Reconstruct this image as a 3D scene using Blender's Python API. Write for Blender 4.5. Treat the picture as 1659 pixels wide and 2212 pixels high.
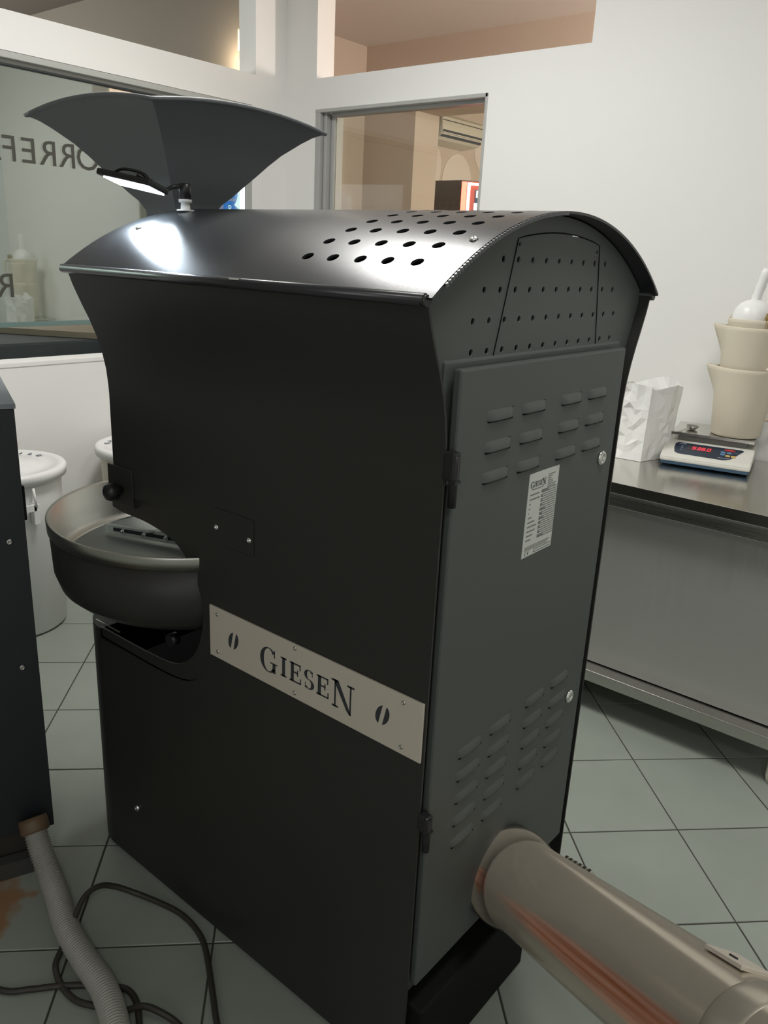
import bpy, bmesh, math, random
from mathutils import Vector, Matrix
random.seed(7)
S = bpy.context.scene
COL = S.collection
for o in list(bpy.data.objects):
    bpy.data.objects.remove(o, do_unlink=True)

# ------------------------------------------------------------------ camera
cam_d = bpy.data.cameras.new('camera')
cam_d.sensor_fit = 'VERTICAL'
cam_d.sensor_height = 36.0
cam_d.lens = 36.0 * 1725.454 / 2212.0
cam_d.clip_start = 0.02
cam = bpy.data.objects.new('camera', cam_d)
COL.objects.link(cam)
yw, pt, rl = math.radians(128.84632928), math.radians(17.86255372), math.radians(2.78654214)
fwd = Vector((math.cos(pt)*math.cos(yw), math.cos(pt)*math.sin(yw), -math.sin(pt)))
r0 = fwd.cross(Vector((0, 0, 1))).normalized()
u0 = r0.cross(fwd)
rgt = math.cos(rl)*r0 + math.sin(rl)*u0
upv = -math.sin(rl)*r0 + math.cos(rl)*u0
M = Matrix((rgt, upv, -fwd)).transposed().to_4x4()
M.translation = Vector((0, 0, 1.5))
cam.matrix_world = M
S.camera = cam

# ------------------------------------------------------------------ world, exposure, lights
w = bpy.data.worlds.new('world'); S.world = w; w.use_nodes = True
w.node_tree.nodes['Background'].inputs[0].default_value = (0.75, 0.78, 0.80, 1)
w.node_tree.nodes['Background'].inputs[1].default_value = 0.03
S.view_settings.view_transform = 'Standard'
S.view_settings.look = 'None'
S.view_settings.exposure = 0.0
S.view_settings.gamma = 1.0
S.view_settings.use_curve_mapping = False

def area(name, loc, size, energy, col, target, sy=None, spread=180):
    d = bpy.data.lights.new(name, 'AREA'); d.energy = energy; d.color = col
    d.shape = 'RECTANGLE'; d.size = size; d.size_y = sy or size
    d.spread = math.radians(spread)
    o = bpy.data.objects.new(name, d); COL.objects.link(o); o.location = loc
    o.rotation_euler = (Vector(target)-Vector(loc)).to_track_quat('-Z', 'Y').to_euler()
    return o
def point_light(name, loc, energy, col, r=0.08):
    d = bpy.data.lights.new(name, 'POINT'); d.energy = energy; d.color = col; d.shadow_soft_size = r
    o = bpy.data.objects.new(name, d); COL.objects.link(o); o.location = loc; return o
area('ceiling_light_roaster', (-1.85, 1.62, 2.95), 0.5, 40, (1.0, 0.99, 0.96), (-1.85, 1.62, 0))
area('bench_fill', (-0.1, 1.3, 2.95), 0.5, 17, (1.0, 0.99, 0.96), (-0.1, 1.3, 0))  # added overhead fill for the right wall and bench
area('rear_fill', (0.9, -0.9, 2.95), 0.5, 16, (1.0, 0.99, 0.96), (0.9, -0.9, 0))  # added fill behind the camera, lifts the darker surfaces
area('doorway_light', (0.6, -2.1, 1.6), 0.9, 12, (0.98, 0.98, 1.0), (-0.4, 2.4, 1.2), 1.5)
point_light('side_room_fill', (0.0, 4.2, 2.2), 150, (1.0, 0.88, 0.78))  # unseen point light added to brighten the side room
point_light('side_room_fill_far', (-1.2, 5.9, 1.9), 45, (1.0, 0.84, 0.72))  # second added light deeper in the side room, kept out of view
point_light('front_room_fill', (-5.9, 1.35, 1.9), 125, (0.95, 0.99, 0.97), 0.25)  # added fill, makes the front room brighter through the glass
point_light('wall_lamp_glow', (-3.62, 3.02, 2.42), 3.0, (1.0, 0.83, 0.58), 0.03)

# ------------------------------------------------------------------ materials
MATS = {}
def mat(name, col, rough=0.5, metal=0.0, spec=0.5, emis=None, estr=0.0, alpha=None, trans=0.0, noise=0.0,
        nscale=40.0, bump=0.0, bscale=300.0, coat=0.0, sheen=0.0, ior=1.45, aniso=None, subs=0.0):
    if name in MATS: return MATS[name]
    m = bpy.data.materials.new(name); m.use_nodes = True
    nt = m.node_tree; b = nt.nodes['Principled BSDF']
    b.inputs['Base Color'].default_value = (*col, 1)
    b.inputs['Roughness'].default_value = rough
    b.inputs['Metallic'].default_value = metal
    b.inputs['Specular IOR Level'].default_value = spec
    b.inputs['IOR'].default_value = ior
    b.inputs['Transmission Weight'].default_value = trans
    b.inputs['Coat Weight'].default_value = coat
    b.inputs['Subsurface Weight'].default_value = subs
    if subs:
        b.inputs['Subsurface Radius'].default_value = (0.02, 0.016, 0.01)
    if emis:
        b.inputs['Emission Color'].default_value = (*emis, 1)
        b.inputs['Emission Strength'].default_value = estr
    tc = nt.nodes.new('ShaderNodeTexCoord')
    if noise:
        n = nt.nodes.new('ShaderNodeTexNoise'); n.inputs['Scale'].default_value = nscale
        n.inputs['Detail'].default_value = 4
        nt.links.new(tc.outputs['Object'], n.inputs['Vector'])
        mr = nt.nodes.new('ShaderNodeMapRange')
        mr.inputs['To Min'].default_value = 1-noise; mr.inputs['To Max'].default_value = 1+noise
        nt.links.new(n.outputs['Fac'], mr.inputs['Value'])
        mx = nt.nodes.new('ShaderNodeVectorMath'); mx.operation = 'SCALE'
        mx.inputs[0].default_value = col
        nt.links.new(mr.outputs['Result'], mx.inputs['Scale'])
        nt.links.new(mx.outputs[0], b.inputs['Base Color'])
    if bump:
        n2 = nt.nodes.new('ShaderNodeTexNoise'); n2.inputs['Scale'].default_value = bscale
        n2.inputs['Detail'].default_value = 2
        nt.links.new(tc.outputs['Object'], n2.inputs['Vector'])
        bp = nt.nodes.new('ShaderNodeBump'); bp.inputs['Strength'].default_value = bump
        bp.inputs['Distance'].default_value = 0.001
        nt.links.new(n2.outputs['Fac'], bp.inputs['Height'])
        nt.links.new(bp.outputs['Normal'], b.inputs['Normal'])
    MATS[name] = m
    return m

def brushed(name, col, rough, scale=(4, 4, 400), bump=0.06, rvar=0.1):
    m = mat(name, col, rough, 1.0)
    nt = m.node_tree; b = nt.nodes['Principled BSDF']
    tc = nt.nodes.new('ShaderNodeTexCoord'); mp = nt.nodes.new('ShaderNodeMapping')
    mp.inputs['Scale'].default_value = scale
    n = nt.nodes.new('ShaderNodeTexNoise'); n.inputs['Scale'].default_value = 1.0; n.inputs['Detail'].default_value = 3
    nt.links.new(tc.outputs['Object'], mp.inputs[0]); nt.links.new(mp.outputs[0], n.inputs['Vector'])
    bp = nt.nodes.new('ShaderNodeBump'); bp.inputs['Strength'].default_value = bump; bp.inputs['Distance'].default_value = 0.001
    nt.links.new(n.outputs['Fac'], bp.inputs['Height']); nt.links.new(bp.outputs['Normal'], b.inputs['Normal'])
    mr = nt.nodes.new('ShaderNodeMapRange'); mr.inputs['To Min'].default_value = rough-rvar; mr.inputs['To Max'].default_value = rough+rvar
    nt.links.new(n.outputs['Fac'], mr.inputs['Value']); nt.links.new(mr.outputs[0], b.inputs['Roughness'])
    return m

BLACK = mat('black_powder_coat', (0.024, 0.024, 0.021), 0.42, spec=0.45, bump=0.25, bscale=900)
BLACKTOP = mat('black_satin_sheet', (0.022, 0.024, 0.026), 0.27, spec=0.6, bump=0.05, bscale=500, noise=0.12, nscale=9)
BLACKEND = mat('black_coat_lit', (0.075, 0.083, 0.077), 0.5, spec=0.5, bump=0.2, bscale=900)  # same black coat, reflected wall light put into a lighter base colour
MATTE = mat('matte_black_inside', (0.004, 0.004, 0.004), 0.8, spec=0.2)
PLASTIC = mat('black_plastic', (0.012, 0.012, 0.013), 0.35)
STEEL = brushed('brushed_steel', (0.52, 0.51, 0.48), 0.30)
STEELTOP = brushed('worktop_steel', (0.62, 0.61, 0.57), 0.2, (60, 3, 60), 0.03, 0.06)
STEELDARK = brushed('panel_steel', (0.46, 0.46, 0.435), 0.42, (300, 4, 4)); STEELDARK.node_tree.nodes['Principled BSDF'].inputs['Metallic'].default_value = 0.6
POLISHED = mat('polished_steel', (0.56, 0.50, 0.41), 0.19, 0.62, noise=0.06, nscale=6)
CHROME = mat('chrome', (0.8, 0.8, 0.78), 0.15, 1.0)
PLATE = mat('satin_plate', (0.64, 0.585, 0.50), 0.6, 0.35, noise=0.03, nscale=3)
HOPPER = mat('hopper_grey_black', (0.125, 0.135, 0.14), 0.5, spec=0.5, bump=0.2, bscale=700)
WALL = mat('white_wall_paint', (0.80, 0.795, 0.775), 0.85, spec=0.2, bump=0.05, bscale=60, noise=0.012, nscale=2.0)
BEIGE = mat('beige_wall_paint', (0.66, 0.56, 0.475), 0.85, spec=0.2, noise=0.02, nscale=2)
GREENGREY = mat('grey_green_wall_paint', (0.42, 0.435, 0.40), 0.85, spec=0.2, noise=0.03, nscale=1.5)
CEIL = mat('ceiling_paint', (0.78, 0.74, 0.70), 0.9, spec=0.1)
TAUPE = mat('taupe_paint', (0.17, 0.145, 0.125), 0.9, spec=0.1, noise=0.03, nscale=2)
GROUT = mat('dark_grout', (0.06, 0.06, 0.048), 0.9, spec=0.1, noise=0.3, nscale=20)
ALU = mat('frame_grey_metal_paint', (0.44, 0.44, 0.43), 0.45, 0.2)
GREYFRAME = mat('grey_frame', (0.42, 0.43, 0.41), 0.5)
WHITEPL = mat('white_plastic', (0.82, 0.82, 0.81), 0.35, spec=0.5, subs=0.05)
CREAMPL = mat('cream_plastic', (0.66, 0.62, 0.52), 0.45, subs=0.1)
PAPER = mat('white_paper', (0.86, 0.855, 0.83), 0.8, spec=0.2, bump=0.3, bscale=25)
INK = mat('dark_ink', (0.03, 0.035, 0.04), 0.6)
PENINK = mat('blue_black_marker', (0.12, 0.13, 0.17), 0.6)
LABEL = mat('silver_label', (0.60, 0.62, 0.58), 0.5, 0.1)
LETTER = mat('grey_film_lettering', (0.055, 0.055, 0.045), 0.7)
RUBBER = mat('dark_rubber', (0.035, 0.033, 0.027), 0.5, noise=0.2, nscale=8)
HOSE = mat('grey_hose_plastic', (0.30, 0.30, 0.27), 0.35, noise=0.08, nscale=12)
CUFF = mat('brown_cuff_rubber', (0.13, 0.085, 0.05), 0.55, noise=0.2, nscale=30)
CABBLUE = mat('blue_black_cabinet_paint', (0.018, 0.021, 0.024), 0.4, bump=0.2, bscale=900)
CABTOP = mat('cabinet_top_paint', (0.20, 0.215, 0.23), 0.4)
LEDW = mat('cold_led', (1, 1, 1), 0.5, emis=(0.78, 0.90, 1.0), estr=60)
REDGLOW = mat('red_light_strip', (1, .3, .25), 0.5, emis=(1.0, 0.10, 0.06), estr=5)
HOTSTRIP = mat('hot_light_strip', (1, .8, .75), 0.5, emis=(1.0, 0.62, 0.52), estr=5)
SCREENW = mat('bright_screen', (0.1, .1, .1), 0.3, emis=(0.85, 0.95, 1.0), estr=2.0)
SCREENB = mat('blue_screen', (0.02, .05, .1), 0.3, emis=(0.06, 0.25, 0.80), estr=1.3)
SCREENP = mat('lilac_screen', (0.2, .2, .3), 0.3, emis=(0.55, 0.50, 0.75), estr=0.8)
SCREEND = mat('dark_screen', (0.02, .02, .03), 0.3, emis=(0.05, 0.07, 0.12), estr=1.0)
REDDIGIT = mat('red_digit', (0.4, 0, 0.02), 0.5, emis=(1.0, 0.05, 0.09), estr=1.1)
SCALEW = mat('scale_ivory', (0.66, 0.65, 0.59), 0.35)
SCALEB = mat('scale_blue', (0.045, 0.10, 0.17), 0.35)
NAVY = mat('navy_panel', (0.016, 0.028, 0.050), 0.25)
KEYB = mat('blue_key', (0.12, 0.22, 0.38), 0.5)
KEYY = mat('yellow_key', (0.62, 0.42, 0.13), 0.5)
REDBADGE = mat('red_badge', (0.45, 0.03, 0.03), 0.4)
STRAW = mat('straw_bristle', (0.30, 0.22, 0.07), 0.7)
LAMPGLOW = mat('warm_lamp_glass', (1, .9, .7), 0.5, emis=(1.0, 0.82, 0.55), estr=0.9)
WOOD = mat('beige_board', (0.30, 0.25, 0.19), 0.6, noise=0.1, nscale=8)
DARKCOUNTER = mat('dark_counter', (0.06, 0.068, 0.075), 0.5)
KIOSKSIDE = mat('kiosk_grey', (0.16, 0.125, 0.115), 0.5)
JUG = mat('translucent_jug', (0.72, 0.655, 0.53), 0.45, subs=0.25, trans=0.10, ior=1.3)
COPPER = mat('copper_kettle', (0.75, 0.26, 0.12), 0.4, 0.6, noise=0.4, nscale=9)

def glass_mat(name, tint, refl, rough=0.0, fixed=None):
    m = bpy.data.materials.new(name); m.use_nodes = True; nt = m.node_tree
    for n in list(nt.nodes): nt.nodes.remove(n)
    out = nt.nodes.new('ShaderNodeOutputMaterial'); mix = nt.nodes.new('ShaderNodeMixShader')
    tr = nt.nodes.new('ShaderNodeBsdfTransparent'); tr.inputs[0].default_value = (*tint, 1)
    gl = nt.nodes.new('ShaderNodeBsdfGlossy'); gl.inputs['Roughness'].default_value = rough
    fr = nt.nodes.new('ShaderNodeFresnel'); fr.inputs['IOR'].default_value = refl
    if fixed: mix.inputs[0].default_value = fixed
    else: nt.links.new(fr.outputs[0], mix.inputs[0])
    nt.links.new(tr.outputs[0], mix.inputs[1]); nt.links.new(gl.outputs[0], mix.inputs[2])
    nt.links.new(mix.outputs[0], out.inputs[0])
    return m
GLASS = glass_mat('window_glass', (0.86, 0.90, 0.88), 1.35)
GLASS_L = glass_mat('tinted_reflective_glass', (0.80, 0.88, 0.84), 1.35, 0.02, 0.30)
GLASSEDGE = mat('green_glass_edge', (0.14, 0.21, 0.20), 0.25)

# floor tile material with per-tile variation, wear and a rust stain near the cabinet
def tile_material():
    m = bpy.data.materials.new('glazed_floor_tile'); m.use_nodes = True; nt = m.node_tree; b = nt.nodes['Principled BSDF']
    b.inputs['Roughness'].default_value = 0.42
    b.inputs['Specular IOR Level'].default_value = 0.4
    oi = nt.nodes.new('ShaderNodeObjectInfo'); geo = nt.nodes.new('ShaderNodeNewGeometry')
    n = nt.nodes.new('ShaderNodeTexNoise'); n.inputs['Scale'].default_value = 7; n.inputs['Detail'].default_value = 5
    nt.links.new(geo.outputs['Position'], n.inputs['Vector'])
    mr = nt.nodes.new('ShaderNodeMapRange'); mr.inputs['To Min'].default_value = 0.90; mr.inputs['To Max'].default_value = 1.08
    nt.links.new(n.outputs['Fac'], mr.inputs['Value'])
    mr2 = nt.nodes.new('ShaderNodeMapRange'); mr2.inputs['To Min'].default_value = 0.94; mr2.inputs['To Max'].default_value = 1.05
    nt.links.new(oi.outputs['Random'], mr2.inputs['Value'])
    mu = nt.nodes.new('ShaderNodeMath'); mu.operation = 'MULTIPLY'
    nt.links.new(mr.outputs[0], mu.inputs[0]); nt.links.new(mr2.outputs[0], mu.inputs[1])
    sc = nt.nodes.new('ShaderNodeVectorMath'); sc.operation = 'SCALE'; sc.inputs[0].default_value = (0.285, 0.315, 0.275)
    nt.links.new(mu.outputs[0], sc.inputs['Scale'])
    # stain
    mp = nt.nodes.new('ShaderNodeVectorMath'); mp.operation = 'DISTANCE'; mp.inputs[1].default_value = (-1.68, 0.53, 0)
    n3 = nt.nodes.new('ShaderNodeTexNoise'); n3.inputs['Scale'].default_value = 14; n3.inputs['Detail'].default_value = 6
    nt.links.new(geo.outputs['Position'], n3.inputs['Vector'])
    ad = nt.nodes.new('ShaderNodeVectorMath'); ad.operation = 'MULTIPLY_ADD'
    ad.inputs[1].default_value = (0.22, 0.22, 0); 
    nt.links.new(n3.outputs['Color'], ad.inputs[0]); nt.links.new(geo.outputs['Position'], ad.inputs[2])
    sb = nt.nodes.new('ShaderNodeVectorMath'); sb.operation = 'SUBTRACT'; sb.inputs[1].default_value = (0.11, 0.11, 0)
    nt.links.new(ad.outputs[0], sb.inputs[0]); nt.links.new(sb.outputs[0], mp.inputs[0])
    ms = nt.nodes.new('ShaderNodeMapRange'); ms.inputs['From Min'].default_value = 0.14; ms.inputs['From Max'].default_value = 0.18
    ms.inputs['To Min'].default_value = 0.85; ms.inputs['To Max'].default_value = 0.0
    nt.links.new(mp.outputs['Value'], ms.inputs['Value'])
    mx = nt.nodes.new('ShaderNodeMix'); mx.data_type = 'RGBA'; mx.inputs['B'].default_value = (0.30, 0.15, 0.06, 1)
    nt.links.new(ms.outputs[0], mx.inputs['Factor']); nt.links.new(sc.outputs[0], mx.inputs['A'])
    nt.links.new(mx.outputs['Result'], b.inputs['Base Color'])
    return m
TILE = tile_material()

# perforated sheet: small dark dots with real-coordinates pattern (perforation finer than a pixel)
def perf_material():
    m = bpy.data.materials.new('perforated_steel'); m.use_nodes = True; nt = m.node_tree; b = nt.nodes['Principled BSDF']
    b.inputs['Metallic'].default_value = 0.9; b.inputs['Roughness'].default_value = 0.4
    geo = nt.nodes.new('ShaderNodeNewGeometry')
    vo = nt.nodes.new('ShaderNodeTexVoronoi'); vo.inputs['Scale'].default_value = 190; vo.inputs['Randomness'].default_value = 0.0
    nt.links.new(geo.outputs['Position'], vo.inputs['Vector'])
    cr = nt.nodes.new('ShaderNodeValToRGB')
    cr.color_ramp.elements[0].position = 0.28; cr.color_ramp.elements[0].color = (0.01, 0.012, 0.012, 1)
    cr.color_ramp.elements[1].position = 0.38; cr.color_ramp.elements[1].color = (0.30, 0.33, 0.32, 1)
    nt.links.new(vo.outputs['Distance'], cr.inputs[0]); nt.links.new(cr.outputs[0], b.inputs['Base Color'])
    return m
PERF = perf_material()

# ------------------------------------------------------------------ builders
class MB:
    def __init__(self): self.bm = bmesh.new(); self.mi = 0
    def _f(self, vs, smooth=False):
        try:
            f = self.bm.faces.new(vs); f.material_index = self.mi; f.smooth = smooth; return f
        except ValueError: return None
    def box(self, x0, x1, y0, y1, z0, z1, bev=0.0, mtx=None, seg=2):
        bm = bmesh.new()
        bmesh.ops.create_cube(bm, size=1.0)
        for v in bm.verts:
            v.co = Vector(((x0+x1)/2+v.co.x*(x1-x0), (y0+y1)/2+v.co.y*(y1-y0), (z0+z1)/2+v.co.z*(z1-z0)))
        if bev: bmesh.ops.bevel(bm, geom=bm.edges[:], offset=bev, segments=seg, affect='EDGES', profile=0.5)
        self.merge(bm, mtx); return self
    def merge(self, bm, mtx=None, smooth=None):
        mp = {}
        for v in bm.verts: mp[v] = self.bm.verts.new(mtx @ v.co if mtx else v.co)
        for f in bm.faces:
            g = self._f([mp[v] for v in f.verts], f.smooth if smooth is None else smooth)
        bm.free()
    def prism(self, pts, d, smooth=False):
        """closed 3D polygon pts extruded by vector d"""
        a = [self.bm.verts.new(p) for p in pts]; b = [self.bm.verts.new(Vector(p)+Vector(d)) for p in pts]
        self._f(a[::-1]); self._f(b)
        n = len(a)
        for i in range(n): self._f([a[i], a[(i+1) % n], b[(i+1) % n], b[i]], smooth)
        return self
    def grid(self, rows, smooth=True, closed=False, wrap=False):
        V = [[self.bm.verts.new(p) for p in r] for r in rows]
        nr = len(V); nc = len(V[0])
        for i in range(nr if wrap else nr-1):
            for j in range(nc if closed else nc-1):
                self._f([V[i][j], V[i][(j+1) % nc], V[(i+1) % nr][(j+1) % nc], V[(i+1) % nr][j]], smooth)
        return V
    def lathe(self, prof, c=(0, 0, 0), n=40, axis=(0, 0, 1), caps=True, smooth=True):
        """profile = (radius, height) list about axis through c"""
        ax = Vector(axis).normalized(); a = ax.orthogonal().normalized(); b = ax.cross(a); c = Vector(c)
        rows = [[c+ax*h+(a*math.cos(2*math.pi*k/n)+b*math.sin(2*math.pi*k/n))*r for k in range(n)] for r, h in prof]
        V = self.grid(rows, smooth, closed=True)
        if caps:
            if prof[0][0] > 1e-6: self._f(V[0][::-1])
            if prof[-1][0] > 1e-6: self._f(V[-1])
        return self
    def cyl(self, p0, p1, r, n=20, r2=None):
        p0 = Vector(p0); p1 = Vector(p1); d = p1-p0
        return self.lathe([(r, 0), (r if r2 is None else r2, d.length)], p0, n, d)
    def tube(self, pts, r, n=12, caps=True, radii=None):
        pts = [Vector(p) for p in pts]; rows = []
        t0 = (pts[1]-pts[0]).normalized(); a = t0.orthogonal().normalized()
        for i, p in enumerate(pts):
            t = (pts[min(i+1, len(pts)-1)]-pts[max(i-1, 0)]).normalized()
            a = (a-t*a.dot(t)).normalized(); b = t.cross(a)
            rr = radii[i] if radii else r
            rows.append([p+(a*math.cos(2*math.pi*k/n)+b*math.sin(2*math.pi*k/n))*rr for k in range(n)])
        V = self.grid(rows, True, closed=True)
        if caps: self._f(V[0][::-1]); self._f(V[-1])
        return self
    def build(self, name, mats, parent=None, loc=None, recalc=True, auto=None):
        if recalc: bmesh.ops.recalc_face_normals(self.bm, faces=self.bm.faces[:])
        me = bpy.data.meshes.new(name)
        if not isinstance(mats, (list, tuple)): mats = [mats]
        for m in mats: me.materials.append(m)
        off = Vector((0, 0, 0))
        if parent is not None: off = wloc(parent)
        elif loc is not None: off = Vector(loc)
        bmesh.ops.translate(self.bm, verts=self.bm.verts[:], vec=-off)
        self.bm.to_mesh(me); self.bm.free()
        o = bpy.data.objects.new(name, me); COL.objects.link(o)
        if parent is not None: o.parent = parent
        elif loc is not None: o.location = loc
        return o
def wloc(o):
    v = Vector(o.location)
    while o.parent: o = o.parent; v += Vector(o.location)
    return v
def tag(o, label, cat, group=None):
    o['label'] = label; o['category'] = cat
    if group: o['group'] = group
    return o
def thing(name, loc, label, cat, group=None):
    o = bpy.data.objects.new(name, None); o.empty_display_size = 0.05; COL.objects.link(o); o.location = loc
    return tag(o, label, cat, group)
def struct(o): o['kind'] = 'structure'; return o
def spline(pts, n=8):
    P = [Vector(p) for p in pts]; P = [2*P[0]-P[1]]+P+[2*P[-1]-P[-2]]; out = []
    for i in range(1, len(P)-2):
        for k in range(n):
            t = k/n
            out.append(0.5*((2*P[i])+(P[i+1]-P[i-1])*t+(2*P[i-1]-5*P[i]+4*P[i+1]-P[i+2])*t*t+(3*P[i]-P[i-1]-3*P[i+1]+P[i+2])*t**3))
    out.append(P[-2]); return out
def cut(o, cutter_mb):
    """drill: boolean applied at once, the cutter is removed"""
    c = cutter_mb.build('drill', MATTE)
    c.location = wloc(o)*0
    md = o.modifiers.new('cut', 'BOOLEAN'); md.operation = 'DIFFERENCE'; md.solver = 'EXACT'; md.object = c
    bpy.context.view_layer.update()
    dg = bpy.context.evaluated_depsgraph_get()
    me = bpy.data.meshes.new_from_object(o.evaluated_get(dg))
    o.modifiers.clear(); old = o.data; o.data = me; me.name = old.name
    bpy.data.objects.remove(c, do_unlink=True)
def screw(parent, p, nrm, r=0.006, name='screw', m=None, h=0.0035):
    n = Vector(nrm).normalized(); p = Vector(p); mb = MB()
    mb.lathe([(r, 0), (r, h*0.4), (r*0.75, h), (r*0.35, h), (r*0.3, h*0.3)], p, 14, n)
    return mb.build(name, m or CHROME, parent)
def text_mesh(s, size, mat_, name, parent, origin, xdir, ydir, align='LEFT', ext=0.0006):
    cu = bpy.data.curves.new('t', 'FONT'); cu.body = s; cu.size = size; cu.extrude = ext; cu.align_x = align
    cu.resolution_u = 3
    t = bpy.data.objects.new('t', cu); COL.objects.link(t); bpy.context.view_layer.update()
    me = bpy.data.meshes.new_from_object(t.evaluated_get(bpy.context.evaluated_depsgraph_get()))
    bpy.data.objects.remove(t, do_unlink=True); bpy.data.curves.remove(cu)
    x = Vector(xdir).normalized(); y = Vector(ydir).normalized(); z = x.cross(y)
    off = Vector(origin)-(wloc(parent) if parent else Vector())
    me.transform(Matrix((x, y, z)).transposed().to_4x4())
    me.transform(Matrix.Translation(off))
    me.materials.clear(); me.materials.append(mat_)
    o = bpy.data.objects.new(name, me); COL.objects.link(o)
    if parent: o.parent = parent
    return o

# ================================================================== SETTING
XL, YR = -3.28, 3.12
XE, YB, ZC = 2.0, -2.2, 3.0
WT = 0.12
# ---- floor slab + tiles
f = MB(); f.box(XL-3.2, XE, YB, YR+3.8, -0.06, -0.004)
floor = struct(f.build('floor', GROUT))
e1 = Vector((0.22063543, 0.22108164)); e2 = Vector((0.23003241, -0.23284643)); o0 = Vector((-0.73145567, 2.2415346))
def clip(poly, x0, x1, y0, y1):
    for ax, lim, sg in ((0, x0, 1), (0, x1, -1), (1, y0, 1), (1, y1, -1)):
        out = []
        for i in range(len(poly)):
            a, b = poly[i], poly[(i+1) % len(poly)]
            ia = sg*(a[ax]-lim) >= 0; ib = sg*(b[ax]-lim) >= 0
            if ia: out.append(a)
            if ia != ib:
                t = (lim-a[ax])/(b[ax]-a[ax]); out.append(a+(b-a)*t)
        poly = out
        if not poly: return []
    return poly
def tile_mesh(poly, nm):
    mb = MB(); mb.prism([(p.x, p.y, -0.01) for p in poly], (0, 0, 0.0085))
    # small worn bevel on top
    bm = mb.bm
    top = [e for e in bm.edges if all(v.co.z > -0.002 for v in e.verts)]
    bmesh.ops.bevel(bm, geom=top, offset=0.0012, segments=1, affect='EDGES')
    bmesh.ops.recalc_face_normals(bm, faces=bm.faces[:])
    me = bpy.data.meshes.new(nm); me.materials.append(TILE); bm.to_mesh(me); bm.free(); return me
g = 0.0022
u1 = e1.normalized()*g; u2 = e2.normalized()*g
whole = [u1+u2, e1-u1+u2, e1+e2-u1-u2, e2+u1-u2]
ctr = (e1+e2)/2
shared = tile_mesh([p-ctr for p in whole], 'tile')
cnt = 0
FX1, FY0 = 0.65, -0.15
for i in range(-22, 22):
    for j in range(-22, 22):
        b = o0+e1*i+e2*j; c = b+ctr
        poly = [b+p for p in whole]
        full = all(XL < p.x < FX1 and FY0 < p.y < YR for p in poly)
        if full:
            t = bpy.data.objects.new('tile', shared); t.location = (c.x, c.y, random.uniform(-0.0004, 0.0004))
        else:
            pc = clip(poly, XL, FX1, FY0, YR)
            if len(pc) < 3: continue
            ar = abs(sum(pc[k].x*pc[(k+1) % len(pc)].y-pc[(k+1) % len(pc)].x*pc[k].y for k in range(len(pc))))/2
            if ar < 0.004: continue
            t = bpy.data.objects.new('tile', tile_mesh([p-c for p in pc], 'tile')); t.location = (c.x, c.y, 0)
        COL.objects.link(t); t.parent = floor; cnt += 1
# the part of the floor behind the photographer, plain
f = MB(); f.box(FX1, XE, YB, YR, -0.01, -0.0015); f.box(XL, FX1, YB, FY0, -0.01, -0.0015)
o = f.build('trim_1', TILE); struct(o)

# ---- walls of this room, with their openings
def wall_with_holes(name, axis, pos, a0, a1, z1, holes, m, t=-WT):
    """axis 'x': wall in plane x=pos spanning y a0..a1 ; holes = (a,b,z0,z1)"""
    mb = MB()
    cuts = sorted({a0, a1, *[h[0] for h in holes], *[h[1] for h in holes]})
    for c0, c1 in zip(cuts[:-1], cuts[1:]):
        zs = sorted([(h[2], h[3]) for h in holes if h[0] <= c0+1e-6 and h[1] >= c1-1e-6])
        z = 0.0
        for h0, h1 in zs+[(z1, z1)]:
            if h0 > z+1e-6:
                if axis == 'x': mb.box(min(pos, pos+t), max(pos, pos+t), c0, c1, z, h0)
                else: mb.box(c0, c1, min(pos, pos-t), max(pos, pos-t), z, h0)
            z = h1
    bmesh.ops.remove_doubles(mb.bm, verts=mb.bm.verts[:], dist=1e-5)
    return struct(mb.build(name, m))
wl = wall_with_holes('wall_left', 'x', XL, YB, YR, ZC, [(0.5, 2.96, 0.985, 2.163), (0.5, 2.919, 2.30, 2.86)], WALL)
wr = wall_with_holes('wall_right', 'y', YR, XL-WT, XE, ZC, [(-3.069, -2.062, 1.02, 2.163), (-3.066, -1.612, 2.30, 2.86)], WALL)
mb = MB(); mb.box(XL-WT, XE, YB, YR+WT, ZC, ZC+0.1)
struct(mb.build('ceiling', CEIL))
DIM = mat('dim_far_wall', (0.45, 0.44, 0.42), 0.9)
mb = MB(); mb.box(XE, XE+0.1, YB, YR, 0, ZC); struct(mb.build('wall_east', WALL))
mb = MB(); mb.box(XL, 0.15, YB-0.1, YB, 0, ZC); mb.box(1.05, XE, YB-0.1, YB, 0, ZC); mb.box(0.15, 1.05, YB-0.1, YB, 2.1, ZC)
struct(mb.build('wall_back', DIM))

# ---- left window: long pane with mirrored lettering, grey frame, open hatch strip below the glass
XG = XL-0.05
w1 = struct(bpy.data.objects.new('window_1', None)); COL.objects.link(w1); w1.location = (XL, 1.7, 0.985)
mb = MB()
mb.box(XL-0.075, XL-0.002, 0.5, 2.8915, 2.138, 2.163, 0.003)
mb.box(XL-0.06, XL-0.03, 0.5, 2.87, 2.124, 2.140, 0.003)
mb.build('window_frame', GREYFRAME, w1)
mb = MB(); mb.box(XL-0.062, XL-0.028, 0.5, 2.85, 2.119, 2.1245); mb.build('seal', INK, w1)
mb = MB(); mb.box(XL-0.012, XL-0.002, 2.852, 2.892, 0.985, 2.14, 0.002); mb.build('window_frame', GREYFRAME, w1)
mb = MB(); mb.box(XL-0.012, XL, 2.892, 2.9605, 0.985, 2.163); mb.build('jamb_board', WALL, w1)
mb = MB(); mb.box(XL-0.11, XL+0.004, 0.5, 2.852, 0.985, 1.005, 0.003); mb.build('window_sill', WALL, w1)
mb = MB(); mb.box(XG-0.004, XG+0.004, 0.5, 2.85, 1.150, 2.126)
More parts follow.
